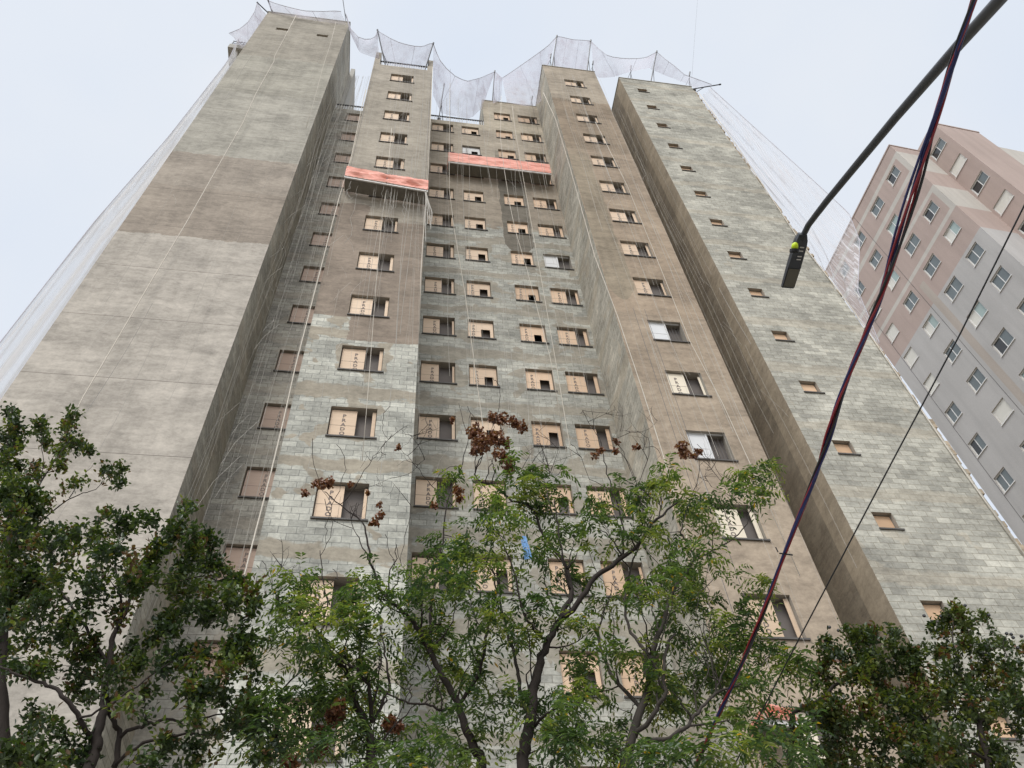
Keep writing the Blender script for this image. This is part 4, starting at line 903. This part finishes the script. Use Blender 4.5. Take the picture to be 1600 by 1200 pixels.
tree('tree', 'low feathery tree next to the dark leafy trees, seed clumps near its foot', 'tree', 8.3, [
    [(580, 1199, .06, 0), (578, 1178, .058, 0), (574, 1135, .052, 0), (553, 1096, .044, 0), (546, 1061, .038, 0), (527, 1033, .032, 0), (503, 996, .026, 0), (475, 968, .02, 0), (440, 942, .012, 0), (425, 920, .008, 0)],
    [(581, 1130, .03, 0), (576, 1079, .026, -.2), (557, 1048, .022, -.3), (530, 1030, .016, -.3)],
    [(581, 1128, .024, 0), (607, 1079, .02, .1), (607, 1048, .016, .1), (600, 1010, .012, .1), (590, 960, .009, .1)],
    [(440, 1196, .02, .4), (432, 1130, .018, .4), (440, 1080, .015, .4), (470, 1050, .01, .4)],
    [(503, 996, .014, 0), (510, 950, .011, 0), (505, 900, .009, 0), (500, 860, .006, 0)]],
    [(455, 900, 24, .4), (470, 950, 34, .6), (440, 975, 30, .6), (500, 985, 36, .7), (475, 1025, 40, .7), (540, 990, 34, .6), (550, 1040, 38, .7), (520, 1075, 36, .7), (450, 1080, 36, .7), (440, 1120, 34, .8), (500, 1110, 30, .7), (420, 1150, 34, .9), (470, 1165, 32, .7), (560, 1160, 30, .8), (540, 925, 22, .35)],
    'pinnate', BARK, LM_C, 13, .95, [(523, 1118, 15, 90), (530, 1105, 11, 60), (505, 1165, 9, 40), (492, 1180, 10, 45), (455, 1192, 14, 70), (500, 1140, 8, 30)], [(470, 890, 6, 24), (430, 890, 4, 18)], fill=[(430, 600, 930, 1190, 60, 34, .55)], suckers=26)
tree('tree', 'wide feathery tree behind the twisted cables reaching over the right bay', 'tree', 7.9, [
    [(975, 1199, .07, 0), (982, 1170, .065, 0), (1003, 1109, .055, 0), (1014, 1070, .05, 0), (1018, 1027, .045, 0), (1029, 990, .04, 0), (1040, 962, .034, 0), (1055, 915, .028, .1), (1084, 876, .022, .1), (1070, 840, .016, .1), (1064, 826, .013, .1), (1075, 790, .009, .1), (1090, 750, .006, .1)],
    [(992, 1152, .035, 0), (1025, 1109, .03, -.2), (1038, 1079, .026, -.3), (1040, 1018, .02, -.3), (1055, 990, .015, -.3)],
    [(1000, 1160, .035, 0), (1040, 1156, .03, -.4), (1068, 1141, .026, -.5), (1090, 1113, .022, -.5), (1112, 1089, .018, -.5), (1144, 1074, .015, -.5), (1168, 1063, .012, -.5), (1185, 1046, .009, -.5), (1203, 1024, .006, -.5)],
    [(1112, 1089, .014, -.5), (1129, 1057, .011, -.4), (1142, 1020, .007, -.4)],
    [(1084, 876, .016, .1), (1114, 860, .014, .0), (1140, 846, .012, 0), (1164, 824, .010, 0), (1170, 804, .009, 0), (1172, 768, .007, 0), (1166, 746, .004, 0)],
    [(1018, 1027, .028, 0), (985, 985, .024, .2), (975, 940, .02, .2), (985, 890, .016, .2), (1005, 830, .012, .2), (1000, 780, .009, .2), (985, 735, .006, .2)],
    [(1003, 1109, .03, 0), (960, 1060, .026, .3), (940, 1020, .022, .4), (930, 980, .018, .4)]],
    [(1000, 760, 26, .6), (1045, 745, 30, .8), (1070, 765, 28, .8), (1010, 800, 30, .5), (1070, 800, 26, .5), (1160, 742, 14, 1), (1180, 735, 14, 1.1), (1200, 732, 8, 1.2), (1145, 762, 14, .9), (1185, 775, 15, 1.2), (1050, 885, 40, .6), (1100, 850, 20, .5), (1000, 920, 36, .5), (1090, 940, 40, .8), (1040, 985, 40, .8), (1110, 1000, 38, .9), (1155, 985, 28, .9), (1180, 1010, 24, .8), (1060, 1050, 40, .7), (1010, 1090, 30, .5), (1110, 1060, 32, .8), (1165, 1060, 24, .8), (1225, 1035, 16, .9), (1245, 1030, 10, .9), (1090, 1160, 34, 1.3, -1.8), (1150, 1160, 42, 1.5, -1.8), (1210, 1165, 40, 1.5, -1.8), (1265, 1175, 34, 1.4, -1.6), (1030, 1190, 34, 1.4, -1.6), (960, 1100, 30, .5), (1180, 1100, 26, .8)],
    'pinnate', BARKG, LM_C, 14, 1.0, [(938, 704, 7, 26), (930, 712, 5, 18), (995, 700, 5, 16), (1065, 700, 11, 60), (1070, 710, 10, 45), (1092, 706, 6, 20), (1085, 712, 5, 16), (963, 690, 5, 16), (962, 705, 5, 14)], [(970, 690, 8, 28), (1100, 720, 7, 26), (1110, 760, 8, 24), (1010, 680, 4, 20)], fill=[(940, 1220, 930, 1190, 64, 34, .55), (960, 1090, 740, 900, 64, 24, .25)], suckers=40)
tree('tree', 'tall dark leafy tree at the left edge with pointed leafy spires', 'tree', 8.6, [
    [(3, 1199, .10, 0), (4, 1120, .09, 0), (2, 1050, .08, 0), (10, 960, .06, 0), (14, 880, .045, 0), (16, 800, .03, 0), (14, 740, .02, 0), (14, 680, .012, 0), (15, 640, .005, 0)],
    [(14, 860, .03, 0), (40, 810, .022, -.1), (65, 750, .015, -.1), (90, 715, .01, -.1), (110, 680, .007, -.1), (113, 642, .004, -.1)],
    [(65, 750, .01, -.1), (68, 710, .007, -.1), (64, 670, .004, -.1)],
    [(14, 880, .02, 0), (70, 810, .014, .2), (120, 775, .01, .2), (150, 765, .007, .2), (178, 732, .004, .2)],
    [(108, 778, .01, .2), (130, 745, .006, .2), (146, 725, .003, .2)]],
    [(14, 645, 10, 1.6), (22, 665, 15, 1.5), (8, 690, 22, 1.4), (30, 690, 14, 1.3), (14, 725, 30, 1.3), (40, 745, 24, 1.2), (10, 770, 34, 1.3), (45, 785, 30, 1.2), (20, 820, 40, 1.1), (65, 795, 20, .9), (112, 648, 8, 1.8), (114, 662, 11, 1.6), (104, 685, 16, 1.5), (120, 695, 13, 1.4), (92, 705, 14, 1.3), (138, 704, 8, 1.3), (66, 672, 8, 1.4), (68, 692, 10, 1.2), (62, 660, 6, 1.4), (98, 725, 10, .8), (165, 735, 12, .5), (188, 730, 7, .5), (120, 752, 14, .6), (185, 755, 9, .5), (10, 870, 40, 1.1), (40, 900, 36, 1.1), (8, 940, 36, 1.1), (12, 1010, 26, 1.0)],
    'oval', BARK, LM_L, 21, 1.55, fill=[(0, 50, 760, 1000, 44, 32, .9)], suckers=8)
tree('tree', 'broad dark leafy tree at lower left with a forked trunk', 'tree', 8.0, [
    [(140, 1199, .085, 0), (148, 1165, .08, 0), (156, 1140, .075, 0), (162, 1098, .065, 0), (170, 1040, .055, .1), (176, 1000, .045, .1), (190, 964, .035, .1), (215, 915, .025, .1), (250, 870, .018, .1), (275, 830, .012, .1), (290, 790, .006, .1)],
    [(144, 1155, .04, 0), (124, 1122, .036, -.2), (104, 1092, .032, -.3), (80, 1074, .028, -.3), (56, 1064, .024, -.3), (26, 1054, .02, -.3), (0, 1042, .015, -.3)],
    [(178, 1199, .045, .2), (186, 1152, .04, .2), (178, 1128, .036, .1), (165, 1095, .03, 0)],
    [(186, 1152, .03, .2), (216, 1138, .026, .1), (250, 1128, .022, 0), (290, 1124, .018, 0), (340, 1118, .012, 0), (385, 1110, .008, 0)],
    [(180, 1196, .028, .2), (212, 1168, .025, 0), (262, 1150, .02, -.1), (310, 1148, .014, -.1)],
    [(170, 1040, .03, .1), (130, 980, .025, .2), (100, 930, .02, .2), (80, 880, .014, .2), (90, 830, .008, .2)],
    [(190, 964, .022, .1), (186, 920, .018, -.1), (180, 870, .013, -.1), (190, 820, .007, -.1)],
    [(215, 915, .016, .1), (270, 910, .013, .2), (320, 900, .01, .2), (370, 920, .006, .2)],
    [(124, 1122, .018, -.2), (160, 1108, .015, -.3), (200, 1080, .012, -.4), (260, 1040, .01, -.4), (320, 1010, .007, -.4)]],
    [(115, 820, 26, 1.1), (70, 850, 36, 1.2), (150, 835, 26, 1.1), (200, 805, 22, 1.1), (225, 815, 20, 1.1), (170, 800, 14, .8), (288, 790, 11, 1.6), (282, 812, 18, 1.5), (262, 840, 28, 1.4), (305, 838, 18, 1.3), (322, 832, 10, 1.4), (330, 855, 16, 1.2), (295, 870, 34, 1.4), (235, 865, 32, 1.3), (180, 865, 36, 1.2), (130, 885, 40, 1.2), (60, 915, 44, 1.2), (340, 890, 26, 1.3), (365, 905, 14, 1.2), (300, 915, 36, 1.4), (230, 915, 38, 1.2), (365, 940, 22, 1.2), (390, 945, 10, 1.2), (340, 960, 32, 1.3), (290, 965, 34, 1.2), (160, 935, 36, .9), (100, 965, 42, 1.1), (40, 985, 40, 1.1), (385, 1000, 16, 1.4), (360, 1010, 22, 1.3), (380, 1030, 22, 1.5), (355, 1045, 24, 1.4), (250, 985, 26, .7), (120, 1015, 42, 1.0), (60, 1040, 34, .8), (300, 1020, 28, 1.0), (260, 1035, 26, .9), (215, 1040, 22, .9), (175, 1060, 26, .9), (200, 1095, 20, .9), (310, 1075, 30, .9), (350, 1090, 28, 1.0), (395, 1085, 26, .9), (390, 1130, 30, 1.0), (340, 1150, 30, .9), (300, 1185, 28, .9), (410, 1180, 28, 1.0), (60, 1110, 24, .9), (75, 1140, 26, .8), (35, 1150, 20, .8), (240, 1085, 20, .7), (250, 1170, 28, .9), (105, 1180, 22, .8), (225, 1190, 20, .9)],
    'oval', BARK, LM_L, 22, 1.35, fill=[(20, 400, 890, 1190, 62, 32, .5)], holes=[(192, 985, 14), (60, 1135, 14), (30, 1100, 14), (220, 1115, 14), (250, 1140, 12), (100, 1130, 12)], suckers=14)
tree('bush', 'yellowish green bush top in the bottom left corner', 'bush', 6.6, [[(45, 1240, .03, 0), (45, 1210, .02, 0), (40, 1180, .01, 0)], [(45, 1215, .015, 0), (75, 1190, .008, 0)]],
    [(20, 1180, 18, 1.6), (45, 1172, 16, 1.6), (65, 1188, 18, 1.6), (30, 1200, 22, 1.6), (85, 1195, 12, 1.4)], 'oval', BARK, LM_R, 23, 1.7, group='shrubs at the foot of the trees')
tree('tree', 'feathery round-topped tree at lower right in front of the gap', 'tree', 8.6, [
    [(1236, 1199, .07, .6), (1238, 1150, .055, .5), (1240, 1114, .04, .3), (1282, 1093, .034, .1), (1310, 1067, .028, 0), (1338, 1055, .022, 0), (1371, 1037, .015, 0), (1410, 1020, .008, 0)],
    [(1263, 1100, .02, .2), (1268, 1070, .016, .2), (1272, 1050, .012, .2), (1294, 1034, .007, .2)],
    [(1310, 1067, .015, 0), (1330, 1020, .01, 0), (1345, 990, .006, 0)],
    [(1240, 1114, .01, .3), (1234, 1090, .007, .3), (1231, 1078, .004, .3)]],
    [(1295, 1000, 20, 1.1), (1330, 992, 22, 1.2), (1365, 988, 18, 1.2), (1398, 985, 14, 1.1), (1315, 1020, 28, 1.3), (1360, 1015, 30, 1.3), (1400, 1010, 24, 1.3), (1430, 1025, 15, 1.2), (1285, 1045, 24, 1.0), (1340, 1050, 34, 1.3), (1390, 1050, 32, 1.3), (1300, 1085, 32, 1.3), (1350, 1095, 40, 1.4), (1275, 1120, 28, 1.1), (1320, 1135, 38, 1.4), (1370, 1150, 38, 1.4), (1300, 1180, 34, 1.4), (1345, 1190, 34, 1.4), (1400, 1100, 26, 1.2)],
    'oval', BARK, LM_R, 31, 1.3, berries=[(1296, 980), (1392, 986), (1397, 1032), (1343, 991), (1310, 985)], fill=[(1265, 1430, 1030, 1195, 50, 34, .7)], suckers=8)
tree('tree', 'dark rounded-leaf tree at the right edge below the block tower', 'tree', 8.4, [
    [(1560, 1240, .08, 0), (1545, 1190, .07, 0), (1530, 1130, .05, 0), (1510, 1080, .035, 0), (1495, 1030, .022, 0), (1488, 990, .012, 0), (1490, 950, .005, 0)],
    [(1530, 1130, .03, 0), (1565, 1080, .02, .1), (1575, 1040, .012, .1), (1568, 1005, .006, .1), (1580, 992, .003, .1)],
    [(1545, 1190, .03, 0), (1480, 1150, .022, -.2), (1440, 1120, .014, -.2)],
    [(1510, 1080, .012, 0), (1535, 1020, .008, 0), (1550, 1005, .004, 0)]],
    [(1480, 960, 13, 1.5), (1500, 955, 12, 1.5), (1490, 980, 20, 1.5), (1465, 982, 14, 1.3), (1520, 975, 14, 1.3), (1535, 963, 7, 1.2), (1480, 1008, 24, 1.4), (1512, 1002, 18, 1.3), (1455, 1020, 14, 1.2), (1545, 1010, 14, .8), (1560, 1000, 9, .6), (1592, 1015, 16, 1.0), (1570, 1030, 18, 1.1), (1445, 1060, 26, 1.3), (1490, 1055, 32, 1.4), (1540, 1055, 30, 1.4), (1590, 1055, 22, 1.3), (1430, 1100, 32, 1.4), (1480, 1105, 36, 1.5), (1540, 1100, 34, 1.5), (1590, 1095, 22, 1.3), (1420, 1150, 36, 1.4), (1480, 1160, 38, 1.5), (1540, 1155, 32, 1.4), (1430, 1195, 32, 1.4), (1500, 1195, 34, 1.5), (1570, 1185, 26, 1.2), (1598, 1150, 14, .8)],
    'oval', BARK, LM_R, 32, 1.35, berries=[(1573, 990), (1580, 991), (1583, 996), (1596, 994), (1545, 961), (1508, 946), (1499, 950), (1470, 963), (1590, 1012), (1444, 962)], fill=[(1430, 1600, 1040, 1195, 50, 34, .7)], holes=[(1590, 1130, 10)], suckers=10)
# blue plastic strip caught in the branches
mb = MB(); rr = random.Random(2)
for i in range(4):
    x0 = 815+i*2; P_ = [atY(x0+rr.uniform(-1, 1)+k*(1.4+.3*i), 838+k*9+rr.uniform(-1, 1), 7.9) for k in range(5)]
    for k in range(4): d = np.array([.012, 0, 0]); mb.quad(P_[k]-d, P_[k]+d+np.array([0, .01, 0]), P_[k+1]+d, P_[k+1]-d)
o0 = tuple(atY(818, 870, 7.9)); tag(mb.shift(o0).build('plastic_strip', M['bluestrip'], None, o0), 'frayed blue plastic strip caught in the feathery tree branches', 'plastic strip')
